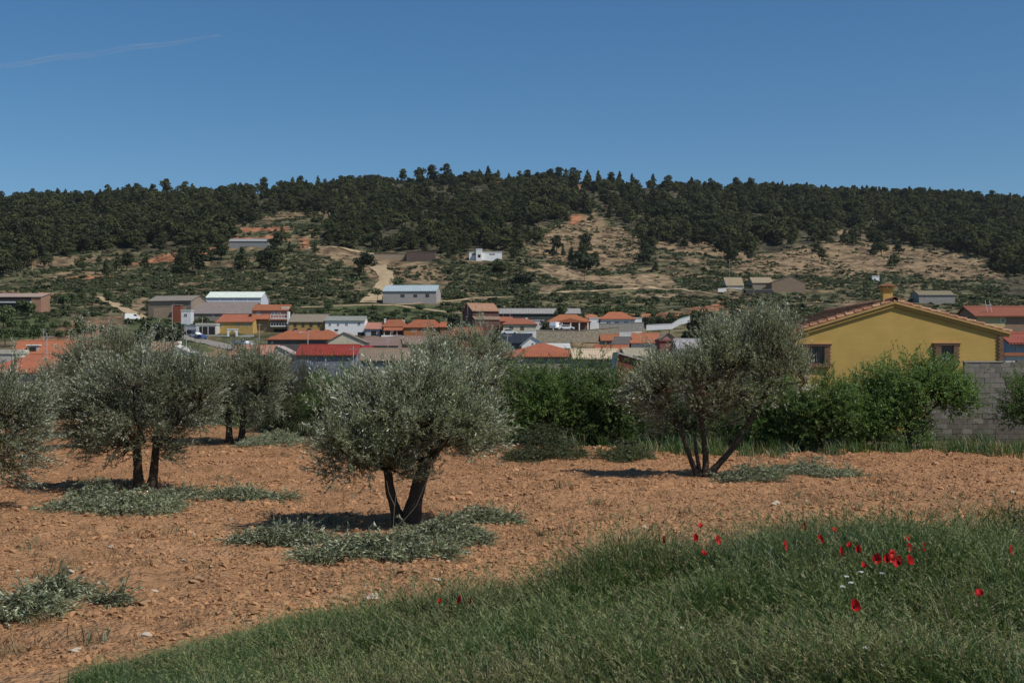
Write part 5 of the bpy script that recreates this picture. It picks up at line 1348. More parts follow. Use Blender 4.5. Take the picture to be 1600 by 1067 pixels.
# the pines that stand out against the sky: (px, top row, size)
RIDGE = [(2, 298, 8), (90, 303, 9), (168, 288, 11), (260, 279, 9), (290, 283, 9), (330, 292, 8), (413, 276, 7), (470, 274, 9), (497, 274, 10), (563, 274, 7), (595, 275, 6),
         (630, 263, 10), (655, 261, 11), (675, 256, 8), (698, 255, 12), (738, 266, 6), (749, 264, 7), (763, 259, 9), (778, 265, 7), (795, 270, 6), (825, 265, 7), (840, 268, 7), (861, 263, 8), (872, 260, 8), (884, 263, 7),
         (896, 261, 8), (918, 265, 8), (935, 266, 9), (955, 268, 7), (968, 267, 9), (988, 270, 7), (1020, 271, 7), (1045, 273, 8), (1080, 276, 8), (1110, 278, 8), (1150, 276, 9), (1172, 277, 9), (1215, 284, 8), (1245, 288, 8), (1290, 291, 8),
         (1345, 296, 9), (1380, 298, 8), (1420, 301, 8), (1470, 298, 9), (1495, 298, 9), (1520, 300, 8), (1555, 302, 9), (1585, 303, 8)]
things = []
def ridge_point(px):
    ys = np.linspace(1050, 1330, 200); xs = (px - CX) / F * ys
    r = row_of(xs, ys); j = int(np.argmin(r)); return xs[j], ys[j], float(height(xs[j:j+1], ys[j:j+1])[0]), r[j]
for (p, top, s) in RIDGE:
    a, b_, c, rr = ridge_point(p)
    hgt = max((rr - top) * b_ / F, 5.0)
    b_ -= 12; a = (p - CX) / F * b_; c = h1(a, b_)
    hgt = max((row_of(np.array([a]), np.array([b_]))[0] - top) * b_ / F, 5.0)
    q = random.randrange(6)
    H0 = max(v.co.z for v in PINES[q].vertices)
    o = link('pine_tree', PINES[q], None, (a, b_, c), (0, 0, random.uniform(0, 6.28)), (hgt / H0 * random.uniform(.85, 1.1),) * 2 + (hgt / H0,))
    wh = [w_ for lim_, w_ in ((120, 'at far left end of hill crest'), (300, 'on left crest above the scrubby clearing'), (440, 'on crest above the long grey and white hill shed'), (610, 'on crest above the dirt track'),
          (710, 'in tall clump on crest left of white villa'), (830, 'on crest right above the white villa'), (905, 'in close clump on highest crest'), (1000, 'on crest above the bare tan slope'), (1200, 'on crest above tan cottage'), (1450, 'on crest above yellow house'), (2000, 'at far right end of hill crest')) if p < lim_][0]
    tag(o, 'dark pine ' + wh + ' outlined against the sky', 'pine tree', 'pines ' + wh)
vis = np.abs(px - 800) < 790
order = np.argsort(-(sc / y) * vis)
NT_ = 300 - len(RIDGE)
big, small = order[:NT_], order[NT_:]
for i in big:
    q = int(g.integers(6))
    o = link('pine_tree', PINES[q], None, (x[i], y[i], z[i]), (0, 0, g.uniform(0, 6.28)), (sc[i] * g.uniform(1.0, 1.35),) * 2 + (sc[i],))
    wh = [w_ for lim_, w_ in ((60, 'far left edge of picture'), (140, 'tan field on left flank'), (220, 'scrubby clearing on left flank'), (300, 'orange bank on left flank'), (380, 'long grey and white hill shed'), (480, 'red terraces'), (600, 'dirt track on hill'),
          (700, 'dark brick shell'), (800, 'white villa'), (880, 'tan knoll right of white villa'), (960, 'bare tan nose of hill'), (1060, 'slope right of bare nose'), (1150, 'tan cottage'), (1260, 'stone cottage'), (1380, 'white turret'), (1480, 'pale farmhouse'), (2000, 'right edge of picture')) if px[i] < lim_][0]
    hi = 'very high above the ' if row[i] < 336 else ('high above the ' if row[i] < 354 else ('above the ' if row[i] < 370 else ('just above the ' if row[i] < 386 else 'low beside the ')))
    tag(o, 'large dark pine ' + hi + wh, 'pine tree', 'large pines ' + hi + wh)
n = len(small)
s3 = np.stack([sc[small] * g.uniform(.95, 1.45, n), sc[small] * g.uniform(.95, 1.45, n), sc[small] * g.uniform(.85, 1.1, n)], 1)
scatter('pine_wood', 'dark pine wood covering the upper hill', np.stack([x[small], y[small], z[small]], 1), zrot(n, g, .05), s3, g.integers(0, 6, n), PSRC)

# scrub on the slopes
def scrub_mesh(g, n=110, r=1.0, h=.75, mat=None, size=.26):
    bl = [(g.normal() * .4 * r, g.normal() * .4 * r, h * .35, r * g.uniform(.45, .75), r * g.uniform(.45, .75), h * g.uniform(.4, .65), 1) for _ in range(5)]
    return tuft_mesh('shrub', bl, n, size, mat or M_SCRUB, g)
SHRUBS = [scrub_mesh(gp_, mat=M_SCRUB) for _ in range(3)] + [scrub_mesh(gp_, mat=M_SHRUBG), scrub_mesh(gp_, mat=M_WISPY, h=.6)]
SSRC = [source('shrub_source', m) for m in SHRUBS]
x, y, z, px, row = candidates(125000, 400, 1180, g)
fmk = forest_mask(px, row)
bare = paint_mask(px, row)
dn = fbm(x / 16, y / 24, 171, 4) + (fbm(x / 55, y / 80, 175, 3) - .5) * .55
k_ = np.where(bare, np.clip((dn - .47) * 3.2, 0.05, .7), np.clip((dn - .33) * 4.5, .12, 1))
k_ = np.where(fmk, .12, k_)
for c, p in PAINT:
    if c in (TAN2, RED): k_ = np.where(in_poly(px, row, p), .06, k_)
keep = (g.random(len(x)) < k_) & (y < 1180)
track_clear = in_poly(px, row, [(555, 480), (580, 455), (592, 436), (580, 412), (600, 412), (618, 436), (612, 455), (600, 480)])
shed_clear = in_poly(px, row, [(590, 440), (692, 440), (692, 480), (590, 480)]); keep &= ~track_clear & ~shed_clear
for (a0, a1, b0, b1) in ((728, 790, 398, 412), (580, 684, 398, 412), (355, 422, 380, 392), (318, 412, 470, 486), (1130, 1160, 445, 456), (1204, 1260, 445, 456)):
    keep &= ~((px > a0) & (px < a1) & (row > b0) & (row < b1))
for tp in ([(470, 481), (540, 478), (620, 477), (690, 472), (745, 466), (800, 464)], [(840, 458), (900, 456), (960, 453), (1010, 449), (1060, 452), (1112, 459)], [(620, 478), (650, 482), (690, 487), (735, 491)], [(152, 464), (175, 474), (196, 484), (214, 494), (226, 500)]):
    tx = np.array([t_[0] for t_ in tp]); ty = np.array([t_[1] for t_ in tp])
    rr = np.interp(px, tx, ty); keep &= ~((px > tx[0] - 4) & (px < tx[-1] + 4) & (row > rr - 1.5) & (row < rr + 5))
x, y, z, px, row = x[keep], y[keep], z[keep], px[keep], row[keep]
sc = np.clip(g.lognormal(-.3, .5, len(x)), .25, 2.4)
sc = np.where(paint_mask(px, row), sc * .75, sc)
vis = np.abs(px - 800) < 780
order = np.argsort(-(sc / y) * vis)
big, small = order[:150], order[150:]
zones = [(0, 330, 'big dark shrub on left slope above village', 'big shrubs on the left slope'), (330, 600, 'big dark shrub on scrubby slope left of dirt track', 'big shrubs left of the dirt track'),
         (600, 1000, 'big dark shrub on slope around white villa', 'big shrubs around the white villa'), (1000, 1700, 'big dark shrub on bare right slope above yellow house', 'big shrubs on the right slope')]
for i in big:
    o = link('hill_shrub', SHRUBS[int(g.integers(3))], None, (x[i], y[i], z[i]), (0, 0, g.uniform(0, 6.28)), (sc[i],) * 3)
    wh = [w_ for lim_, w_ in ((70, 'far left shed'), (160, 'left orchard'), (230, 'pale dirt track end'), (310, 'stone barn'), (360, 'white warehouse roof'), (420, 'hill shed'), (480, 'stepped orange roofs'), (540, 'bare bank left of dirt track'), (590, 'hill track fork'), (640, 'tan ruin'),
          (700, 'dark brick shell'), (760, 'white villa'), (830, 'tan knoll'), (900, 'very long grey barn'), (980, 'arched white house'), (1060, 'tan field'), (1120, 'red soil field'), (1165, 'tan cottage'), (1215, 'dark low shed'), (1290, 'stone cottage'), (1360, 'white turret'), (1430, 'yellow house chimney'), (1500, 'pale farmhouse'), (9000, 'red brown roof at right')) if px[i] < lim_][0]
    hi = 'high above the ' if row[i] < 420 else ('above the ' if row[i] < 448 else 'close to the ')
    tag(o, 'big dark shrub on hillside ' + hi + wh, 'shrub', 'big hillside shrubs ' + hi + wh)
n = len(small)
scatter('hill_scrub', 'low dark scrub dotting the dry hillside', np.stack([x[small], y[small], z[small] - .05], 1), zrot(n, g), np.stack([sc[small]] * 3, 1), g.choice(5, n, p=[.3, .25, .2, .15, .1]), SSRC)

# single trees in and above the village
def leaf_tree_mesh(g, h=4.0, r=1.7, mat=None, n=420, size=.24, tr=.35):
    bl = [(g.normal() * r * .4, g.normal() * r * .4, h * g.uniform(.5, .78), r * g.uniform(.45, .7), r * g.uniform(.45, .7), h * g.uniform(.14, .24), 1) for _ in range(9)]
    cr = tuft_mesh('crown', bl, n, size, mat or M_SHRUBG, g)
    mb = MB(); mb.tube([(0, 0, -.6), (.05, 0, h * .3), (.1, .05, h * .6)], [.14, .11, .06], 6)
    return cr, mb.mesh('trunk', M_BARK)
def tree_at(name, label, cat, px, Y, top, g, r_px=None, mat=None, group=None, src=None, n=420, size=None, base_row=None):
    k = Y / F; x0 = (px - CX) * k
    zb = h1(x0, Y) if base_row is None else (HY - base_row) * k
    h = (HY - top) * k - zb
    root = empty(name, (x0, Y, zb), g.uniform(0, 6.28), label, cat, group)
    r = (r_px * k) if r_px else h * .42
    cr, tr = leaf_tree_mesh(g, h, r, mat, n, size or max(.22, r * .13))
    link('crown', cr, root); link('trunk', tr, root)
    return root
gt_ = np.random.default_rng(55)
M_DKTREE = m_leaf('dark_tree_leaf', (0.038, 0.05, 0.024), (0.05, 0.062, 0.03), 0.7, .1, .2, .6, .7)
M_ORCH = m_leaf('orchard_leaf', (0.062, 0.088, 0.032), (0.08, 0.105, 0.042), 0.7, .2, .2, .8, .6)
tree_at('dark_tree', 'single dark round tree beside dirt track on the hill', 'tree', 568, 610, 393, gt_, 15, M_DKTREE, n=900, base_row=430)
tree_at('dark_tree', 'broad dark tree clump on bare slope right of villa', 'tree', 913, 640, 391, gt_, 24, M_DKTREE, n=1000)
tree_at('dark_tree', 'tall dark tree left of tan knoll above village', 'tree', 818, 560, 424, gt_, 17, M_DKTREE, n=900)
tree_at('dark_tree', 'dark bush like tree left of the grey farm shed', 'tree', 590, 505, 450, gt_, 9, M_SHRUBG, n=500)
tree_at('dark_tree', 'grey green tree at left end above grey farm shed', 'tree', 622, 530, 430, gt_, 11, M_SHRUBG, n=500)
tree_at('dark_tree', 'large dark tree left of the village road', 'tree', 238, 300, 500, gt_, 24, M_DKTREE, n=1200)
tree_at('dark_tree', 'second large dark tree nearest the village road', 'tree', 266, 292, 508, gt_, 18, M_DKTREE, n=1000)
tree_at('dark_tree', 'dark tree touching left side of village road trees', 'tree', 212, 290, 512, gt_, 18, M_DKTREE, n=900)
tree_at('dark_conifer', 'dark pointed conifer beside tall brown house', 'tree', 708, 345, 484, gt_, 12, M_DKTREE, n=800)
tree_at('dark_conifer', 'dark conifer low in front of tall brown house', 'tree', 722, 330, 498, gt_, 10, M_DKTREE, n=600)
tree_at('dark_tree', 'dark irregular tree right of white boundary wall', 'tree', 1098, 320, 482, gt_, 16, M_DKTREE, n=1000)
tree_at('dark_tree', 'dark shrub tree below the red field', 'tree', 1085, 300, 512, gt_, 18, M_DKTREE, n=900)
tree_at('dark_tree', 'dark green tree before the very long grey barn', 'tree', 874, 385, 476, gt_, 11, M_ORCH, n=600)
tree_at('dark_tree', 'round dark shrub left of the white columns', 'tree', 850, 340, 498, gt_, 8, M_DKTREE, n=500)
for i, (p, Y_, t_, r_) in enumerate([(1012, 350, 492, 10), (1030, 352, 489, 11), (1046, 354, 490, 10)]):
    tree_at('hedge_tree', ['left hedge tree behind white boundary wall', 'middle hedge tree behind white boundary wall', 'right hedge tree behind white boundary wall'][i], 'tree', p, Y_, t_, gt_, r_, M_DKTREE, n=600)
tree_at('dark_tree', 'bright dark tree hiding right end of far left shed', 'tree', 42, 395, 470, gt_, 16, M_ORCH, n=900)
tree_at('dark_tree', 'grey shrub tree in front of far left shed', 'tree', 8, 392, 474, gt_, 14, M_SHRUBG, n=700)
tree_at('dark_tree', 'upright green tree right of far left shed', 'tree', 98, 420, 458, gt_, 10, M_ORCH, n=700)
tree_at('dark_tree', 'small tree beside the stepped orange roofs', 'tree', 455, 400, 474, gt_, 9, M_ORCH, n=500)
tree_at('dark_tree', 'green tree before the lean to shed', 'tree', 318, 405, 492, gt_, 9, M_ORCH, n=500)
ORD = 'first second third fourth fifth sixth seventh eighth ninth tenth eleventh twelfth thirteenth fourteenth fifteenth sixteenth seventeenth eighteenth nineteenth twentieth'.split()
def orchard(points, label, group, name='orchard_tree', mat=None):
    protos = []
    for j, (p, Y_, t_, r_) in enumerate(points):
        if j < 3:
            o = tree_at(name, label, 'fruit tree', p, Y_, t_, gt_, r_, mat or M_ORCH, group, n=480)
            protos.append((o, r_ * Y_ / F)); continue
        src, r0 = protos[j % 3]
        x0 = (p - CX) / F * Y_
        protos.append((copy_thing(src, (x0, Y_, h1(x0, Y_)), gt_.uniform(0, 6.28), r_ * Y_ / F / r0 * gt_.uniform(.9, 1.1)), r0))
    for n_, j in enumerate(sorted(range(len(points)), key=lambda j: points[j][0])):
        protos[j][0]['label'] = ORD[n_] + ' from left, ' + label
orchard([(52, 300, 507, 10), (30, 300, 508, 11), (8, 296, 510, 11), (72, 305, 503, 9), (90, 310, 500, 9), (110, 318, 497, 9), (126, 322, 495, 9), (143, 330, 491, 9), (161, 335, 488, 8), (178, 345, 488, 6), (60, 330, 495, 9), (40, 335, 493, 9), (20, 335, 495, 10), (85, 345, 488, 8), (105, 350, 485, 8), (125, 352, 484, 8), (5, 350, 490, 10), (68, 360, 483, 8)],
        'small dark fruit tree in orchard rows at left of village', 'orchard trees left of the village')
orchard([(935, 385, 478, 9), (950, 388, 479, 7), (968, 388, 477, 8), (982, 388, 478, 6), (997, 384, 482, 6), (1020, 392, 472, 6), (1030, 390, 476, 6), (1048, 392, 478, 6), (1085, 400, 473, 7), (1070, 385, 486, 8)],
        'small fruit tree on reddish ground behind hip roofed houses', 'fruit trees behind the hip roofed houses')
orchard([(462 + i * 17 + (i % 3) * 3, 418 + (i % 4) * 14, 487 - (i % 4) * 3, 8) for i in range(15)], 'leafy green fruit tree in belt behind the white house', 'fruit trees behind the village terrace')
orchard([(20, 440, 452, 9), (38, 442, 450, 8), (55, 445, 449, 8), (112, 450, 447, 8), (128, 455, 444, 8), (145, 460, 441, 7), (170, 465, 444, 8)], 'small tree on red soil above far left shed', 'trees above the far left shed')

# weeds and rough grass at the field edges and in the valley
def blade_clump(g, n, h, r, w, mat, lean=.35, seed_heads=0, headmat=None):
    Vs, Qs, ms, o = [], [], [], 0
    b = np.stack([g.normal(size=n) * r, g.normal(size=n) * r, np.zeros(n)], 1)
    a = g.uniform(0, 6.28, n); d = np.stack([np.cos(a), np.sin(a), np.zeros(n)], 1)
    hh = h * g.uniform(.45, 1.15, n); ln = np.abs(g.normal(lean, .25, n)) * hh
    sd = np.stack([-np.sin(a + g.normal(0, .8, n)), np.cos(a), np.zeros(n)], 1)
    rows = []
    for t, ww in ((0, 1), (.4, .9), (.75, .6), (1, .08)):
        c = b + np.array([0, 0, 1]) * (hh * (t - .12 * t * t))[:, None] + d * (ln * t ** 1.8)[:, None]
        rows.append(c - sd * w * ww * .5); rows.append(c + sd * w * ww * .5)
    V = np.stack(rows, 1).reshape(-1, 3); base = np.arange(n) * 8
    Q = np.concatenate([np.stack([base + 2 * k, base + 2 * k + 1, base + 2 * k + 3, base + 2 * k + 2], 1) for k in range(3)])
    parts = [(V, Q, 0)]
    if seed_heads:
        i = g.choice(n, seed_heads, replace=False)
        top = rows[-1][i]; dd = nrm(rows[-1][i] - rows[-3][i])
        V1, Q1 = leafy(top - dd * .01, dd, np.full(len(i), .07), 12, .006, .03, .35, None, g, t0=0)
        parts.append((V1, Q1, 1))
    V, Q, m = join(*parts)
    return np_mesh('grass_clump', V, Q, [mat] + ([headmat] if seed_heads else []), m)
gg = np.random.default_rng(900)
M_HEAD = m_leaf('grass_seed_head', (0.21, 0.235, 0.10), (0.22, 0.245, 0.11), .5, .25, .2, 1)
GR = [source('grass_source', m) for m in (
    [blade_clump(gg, 30, .42, .07, .008, M_GRASS, .3) for _ in range(2)] + [blade_clump(gg, 26, .46, .07, .007, M_GRASS, .3, 6, M_HEAD) for _ in range(2)] +
    [blade_clump(gg, 30, .40, .08, .006, M_GRASSB, .45) for _ in range(2)] + [blade_clump(gg, 22, .42, .08, .005, M_DRY, .35, 7, M_DRY) for _ in range(2)] +
    [blade_clump(gg, 34, .22, .09, .009, M_GRASS, .5)])]
n = 33000
y = gg.uniform(5.6, 13.6, n); u = gg.uniform(-.5, .88, n); x = u * (y + .5)
e = bank_edge(x) + .45 + (fbm(x * 1.2, y * 1.2, 201, 3) - .5) * 1.3
thin = sstep(-.9, .5, e - y)
keep = (gg.random(n) < thin) & (np.interp(x, _bx, _bH) + (fbm(x, y, 205, 2) - .5) * .06 > .10) & (gg.random(n) < .93)
x, y, e = x[keep], y[keep], e[keep]; n = len(x)
patch = fbm(x * .8, y * .8, 211, 3); dryp = fbm(x * .6 + 5, y * .9, 221, 3)
front = 1 - sstep(7.2, 9.6, y)
pd = np.clip((dryp - .5) * 1.6 + front * .22 - .02, 0.03, .55)
r = gg.random(n)
idx = np.where(r < pd, 6 + gg.integers(0, 2, n), np.where(patch > .52, gg.choice([0, 1, 2, 3], n), np.where(gg.random(n) < .5, 4 + gg.integers(0, 2, n), gg.choice([0, 1, 8, 2, 3], n))))
tall = np.clip(.62 + (fbm(x * .7, y * .7, 231, 3) - .5) * 1.6 + np.interp(x, [-4.4, -1, 2], [-.12, .1, .25]) - front * .18, .35, 1.3)
tall = tall * np.clip(.55 + (e - y) * .5, .5, 1)
sx = gg.uniform(.85, 1.2, n)
scatter('meadow_grass', 'dense green meadow grass on the near bank', np.stack([x, y, height(x, y) - .015], 1), zrot(n, gg, .1), np.stack([sx, sx, tall * gg.uniform(.8, 1.2, n)], 1), idx, GR)

# taller flowering grasses standing out of the meadow
TG = [source('tall_grass_source', m) for m in (blade_clump(gg, 7, .68, .05, .0045, M_GRASS, .3, 6, M_HEAD), blade_clump(gg, 6, .72, .05, .004, M_DRY, .35, 5, M_DRY), blade_clump(gg, 16, .6, .06, .012, M_OLDWEED, .5), blade_clump(gg, 8, .62, .06, .006, M_HEAD, .3, 7, M_HEAD))]
n = 4600
y = gg.uniform(5.8, 12.6, n); u = gg.uniform(-.5, .5, n); x = u * (y + .5)
keep = (bank_edge(x) + .3 > y) & (np.interp(x, _bx, _bH) > .2) & (fbm(x * .9, y * .9, 235, 3) > .42)
x, y = x[keep], y[keep]; n = len(x); sx = gg.uniform(.8, 1.2, n)
tl = np.clip(.75 + (fbm(x * .7, y * .7, 231, 3) - .5) * 1.2, .5, 1.1) * np.interp(y, [6.5, 9], [.75, 1])
scatter('tall_grasses', 'tall flowering grasses and broad leaved weeds standing above the meadow', np.stack([x, y, height(x, y) - .02], 1), zrot(n, gg, .12), np.stack([sx, sx, tl], 1), gg.choice(4, n, p=[.36, .16, .16, .32]), TG)

# rough grass and weeds along the back edge of the field and in front of the wall
n = 16000
y = gg.uniform(40, 96, n); u = gg.uniform(-.5, .54, n); x = u * y
pxx = CX + F * u
lim = np.interp(pxx, [0, 120, 300, 420, 520, 760, 1000, 1100, 1300, 1600], [72, 74, 66, 57, 53, 50, 45, 42.5, 43.0, 41.5]) + (fbm(x * .5, y * .5, 241, 3) - .5) * 5
strip = (pxx > 1330) & (y > 44.5) & (y < 49.6)
keep = (y > lim) & ~(strip & (gg.random(n) < .55)) & (fbm(x * .4, y * .4, 245, 3) > .36)
x, y = x[keep], y[keep]; n = len(x)
WE = [source('weed_source', m) for m in ([blade_clump(gg, 26, .5, .16, .022, M_GRASS, .4), blade_clump(gg, 26, .5, .16, .02, M_GRASSB, .4), blade_clump(gg, 20, .5, .16, .018, M_DRY, .4)])]
sx = gg.uniform(.7, 1.4, n) * np.where(y > 60, 1.5, .9)
sx = np.where(strip[keep], sx * .55, sx)
scatter('rough_grass', 'rough grass and weeds along back edge of field', np.stack([x, y, height(x, y) - .02], 1), zrot(n, gg, .1), np.stack([sx, sx, sx * gg.uniform(.6, 1.3, n)], 1), gg.choice(3, n, p=[.42, .33, .25]), WE)
# sparse weeds in the tilled soil
n = 1100
y = 13 + gg.random(n) ** 1.5 * 30; u = gg.uniform(-.43, .43, n); x = u * y
k = (y > bank_edge(x) + 1.5) & (fbm(x * .35, y * .35, 251, 3) > .47)
x, y = x[k], y[k]; n = len(x)
M_TUFT = m_leaf('dry_tuft', (0.19, 0.115, 0.06), (0.2, 0.13, 0.07), .6, .1, .1, 1)
TU = [source('tuft_source', blade_clump(gg, 34, .13, .09, .006, M_TUFT, .8)), source('tuft_source', blade_clump(gg, 30, .15, .08, .006, M_GRASSB, .7))]
sx = gg.uniform(.5, 1.5, n)
scatter('dry_tufts', 'dry brown weed tufts dotted over the tilled soil', np.stack([x, y, height(x, y)], 1), zrot(n, gg, .1), np.stack([sx, sx, sx], 1), gg.choice(2, n, p=[.88, .12]), TU)

# clods and pebbles
def clod_mesh(g, mat, flat=.6, sub=2):
    import bmesh
    bm = bmesh.new(); bmesh.ops.create_icosphere(bm, subdivisions=sub, radius=1)
    ph = g.uniform(0, 6, 6)
    for v in bm.verts:
        c = v.co
        s = 1 + .28 * math.sin(c.x * 2.6 + ph[0]) * math.sin(c.y * 2.9 + ph[1]) + .2 * math.sin(c.z * 4 + ph[2] + c.x * 3) + g.uniform(-.10, .10)
        v.co = Vector((c.x * s, c.y * s * .85, c.z * s * flat))
    me = bpy.data.meshes.new('clod'); bm.to_mesh(me); bm.free(); me.materials.append(mat); return me
def m_clod(c, name):
    t = NT(name); oi = t.n('ShaderNodeObjectInfo')
    s = t.math('ADD', t.math('MULTIPLY', oi.outputs['Random'], .45), t.math('ADD', t.math('MULTIPLY', t.noise(3, 4), .5), .52))
    t.bsdf(t.mulc(c, s), .95, t.bump(t.noise(9, 4), .6, .03), .1); return t.m
M_CLOD = m_clod((0.42, 0.232, 0.118), 'clod_soil'); M_PEB = m_clod((0.48, 0.38, 0.27), 'pebble_stone')
CL = [source('clod_source', clod_mesh(gg, M_CLOD, f, 1)) for f in (.55, .7, .8, .5)] + [source('clod_source', clod_mesh(gg, M_PEB, f, 1)) for f in (.55, .7)]
n = 120000
y = 11.5 + 36 * gg.random(n) ** 1.35; u = gg.uniform(-.44, .44, n); x = u * y
cl_d = fbm(x * .55, y * .9, 261, 4)
k = (y > bank_edge(x) + .4) & (gg.random(n) < np.clip((cl_d - .30) * 3.4, .08, 1))
x, y = x[k], y[k]; n = len(x)
s = np.clip(gg.lognormal(math.log(.016), .6, n), .006, .075) * np.interp(y, [12, 45], [.9, 1.5])
sv = s[:, None] * gg.uniform(.7, 1.3, (n, 3))
scatter('soil_clods', 'crumbly reddish clods and pebbles over tilled field', np.stack([x, y, height(x, y) + s * .15], 1), gg.uniform(-.5, .5, (n, 3)) + np.array([0, 0, 1]) * gg.uniform(0, 6.28, (n, 1)), sv, gg.choice(6, n, p=[.28, .26, .227, .225, .005, .003]), CL)

# the stones one can point to
for i, (p, r_, w, pale, lb) in enumerate([
        (531, 940, .145, 0, 'largest brown boulder lying by the grass edge'), (580, 934, .10, 1, 'pale tilted stone right of the largest brown boulder'), (113, 892, .06, 1, 'pale stone right of left edge prunings'),
        (240, 922, .05, 1, 'small whitish stone alone on front soil'), (227, 991, .07, 1, 'flat whitish stone close to left grass edge'), (117, 1016, .06, 1, 'whitish stone nearest bottom left corner'),
        (173, 854, .06, 1, 'small pale stone below the left trunks'), (286, 875, .05, 1, 'small pale stone between left olive and central prunings'), (308, 907, .11, 0, 'broad tan stone half sunk in front soil'),
        (381, 932, .08, 0, 'tan stone in front of central prunings'), (228, 941, .08, 0, 'tan stone with dark shaded side on front soil'), (683, 905, .06, 1, 'light stone between central prunings and poppies'),
        (330, 884, .04, 1, 'tiny white stone left of central prunings'), (1212, 786, .09, 1, 'rounded pale stone on stony soil right of leaning olive'), (905, 788, .06, 0, 'reddish stone in the middle of field')]):
    c = hit(p, r_, .02)
    me = clod_mesh(gg, m_plaster((0.5, 0.42, 0.32) if pale else (0.36, 0.22, 0.12), .3, 12), .55, 3)
    for pl in me.polygons: pl.use_smooth = False
    o = link('field_stone', me, None, (c.x, c.y, c.z + w * .2), (gg.uniform(-.2, .2), gg.uniform(-.25, .25), gg.uniform(-.5, .5)), (w, w * .8, w * .8))
    tag(o, lb, 'stone')

# ------------------------------------------------------------------ foreground plants
def m_petal():
    t = NT('poppy_petal')
    n = t.noise(30, 3)
    d = t.n('ShaderNodeBsdfPrincipled', Roughness=.5); d.inputs['Specular IOR Level'].default_value = .2
    col = t.mulc((0.62, 0.022, 0.02), t.math('ADD', n, .5)); t.l(col, d.inputs['Base Color'])
    tr = t.n('ShaderNodeBsdfTranslucent'); t.l(col, tr.inputs[0])
    mx = t.n('ShaderNodeMixShader'); mx.inputs[0].default_value = .35
    t.l(d.outputs[0], mx.inputs[1]); t.l(tr.outputs[0], mx.inputs[2]); t.l(mx.outputs[0], t.out.inputs[0]); return t.m
M_PETAL = m_petal(); M_STEM = m_flat((0.07, 0.10, 0.04), .7); M_CENTRE = m_flat((0.02, 0.015, 0.02), .8)
M_DRYSTEM = m_flat((0.20, 0.16, 0.11), .9)
def poppy_proto(hgt, closed, seed):
    g = np.random.default_rng(seed); random.seed(seed)
    root = empty('poppy', (0, 0, 0), 0, 'poppy', 'poppy', 'red poppies in the meadow grass')
    q = MB(); lx = g.normal() * .05
    q.tube([(0, 0, 0), (lx * .4, 0, hgt * .5), (lx, 0, hgt)], .0032, 5); q.obj('stem', M_STEM, root)
    q = MB(); n = 8
    q.add([(lx + math.cos(i * 6.283 / n) * .009, math.sin(i * 6.283 / n) * .009, hgt - .004) for i in range(n)] + [(lx + math.cos(i * 6.283 / n) * .011, math.sin(i * 6.283 / n) * .011, hgt + .014) for i in range(n)],
          [tuple(reversed(range(n))), tuple(range(n, 2 * n))] + [(i, (i + 1) % n, n + (i + 1) % n, n + i) for i in range(n)])
    q.obj('seed_pod', M_CENTRE, root)
    for k in range(4):
        a0 = k * math.pi / 2 + g.uniform(-.2, .2); q = MB()
        nr, na = 4, 6; R_ = .042 * g.uniform(.9, 1.15); cup = (.8 if closed else .55) * g.uniform(.8, 1.2)
        vs = []
        for i in range(nr + 1):
            f = i / nr
            for j in range(na + 1):
                t = (j / na - .5) * 1.75
                rr = R_ * f * (1 - .12 * abs(t)) * math.cos(cup * .75)
                zz = hgt + R_ * math.sin(cup) * f ** 1.4 * 1.15 + (.004 * math.sin(j * 2.7 + k) * f) + (.002 if k % 2 else 0)
                vs.append((lx + math.cos(a0 + t) * (rr + .002), math.sin(a0 + t) * (rr + .002), zz))
        fs = [(i * (na + 1) + j, i * (na + 1) + j + 1, (i + 1) * (na + 1) + j + 1, (i + 1) * (na + 1) + j) for i in range(nr) for j in range(na)]
        Rm = Matrix.Translation((lx, 0, hgt)) @ Matrix.Rotation((.2, .95, 1.2)[seed - 1], 4, 'X') @ Matrix.Translation((-lx, 0, -hgt))
        q.add([Rm @ Vector(v) for v in vs], fs); q.obj('petal', M_PETAL, root, smooth=True)
    return root
PP = [(1096.7, 820.7, 1.0), (1077, 839, .9), (1112, 841, .95), (1093.6, 863, 1.0), (1040, 842, .7), (1247, 821, .9), (1298, 827, .85), (1276.5, 842, .95), (1226, 851, .8), (1334.6, 851, .9), (1337, 858, .9), (1344, 867.6, 1.15),
      (1354, 881, .7), (1381, 871, 1.0), (1391, 874, 1.2), (1396.6, 862, 1.1), (1402.5, 875, 1.05), (1387, 868, 1.0), (1397, 870, 1.1), (1420, 873, 1.15), (1408, 852, .9), (1417, 841, 1.15), (1435, 853.6, .5), (1577, 859, 1.0), (1534, 924.5, 1.05), (1321, 941.6, 1.2), (702.6, 931, 1.05), (686, 938, .7), (1322, 862, .5), (726, 936, .45)]
LBL = {0: 'poppy highest above grass at far left of poppy drift', 23: 'poppy near the right edge of picture', 24: 'dark red poppy low in right grass alone', 25: 'bright poppy lowest in the near grass', 26: 'red poppy at grass edge near brown boulder', 4: 'small poppy leftmost of the poppy drift',
       5: 'poppy against soil above the arching tussock'}
protos = [poppy_proto(.44, False, 1), poppy_proto(.46, True, 2), poppy_proto(.43, False, 3)]
used = [False] * 3
CLU = sorted(i for i, q_ in enumerate(PP) if 1330 < q_[0] < 1440)
CLU.sort(key=lambda i: PP[i][0])
OVT = sorted((i for i, q_ in enumerate(PP) if 1200 < q_[0] <= 1330 and i not in LBL), key=lambda i: PP[i][0])
EDG = sorted((i for i, q_ in enumerate(PP) if 1000 < q_[0] <= 1200 and i not in LBL), key=lambda i: PP[i][0])
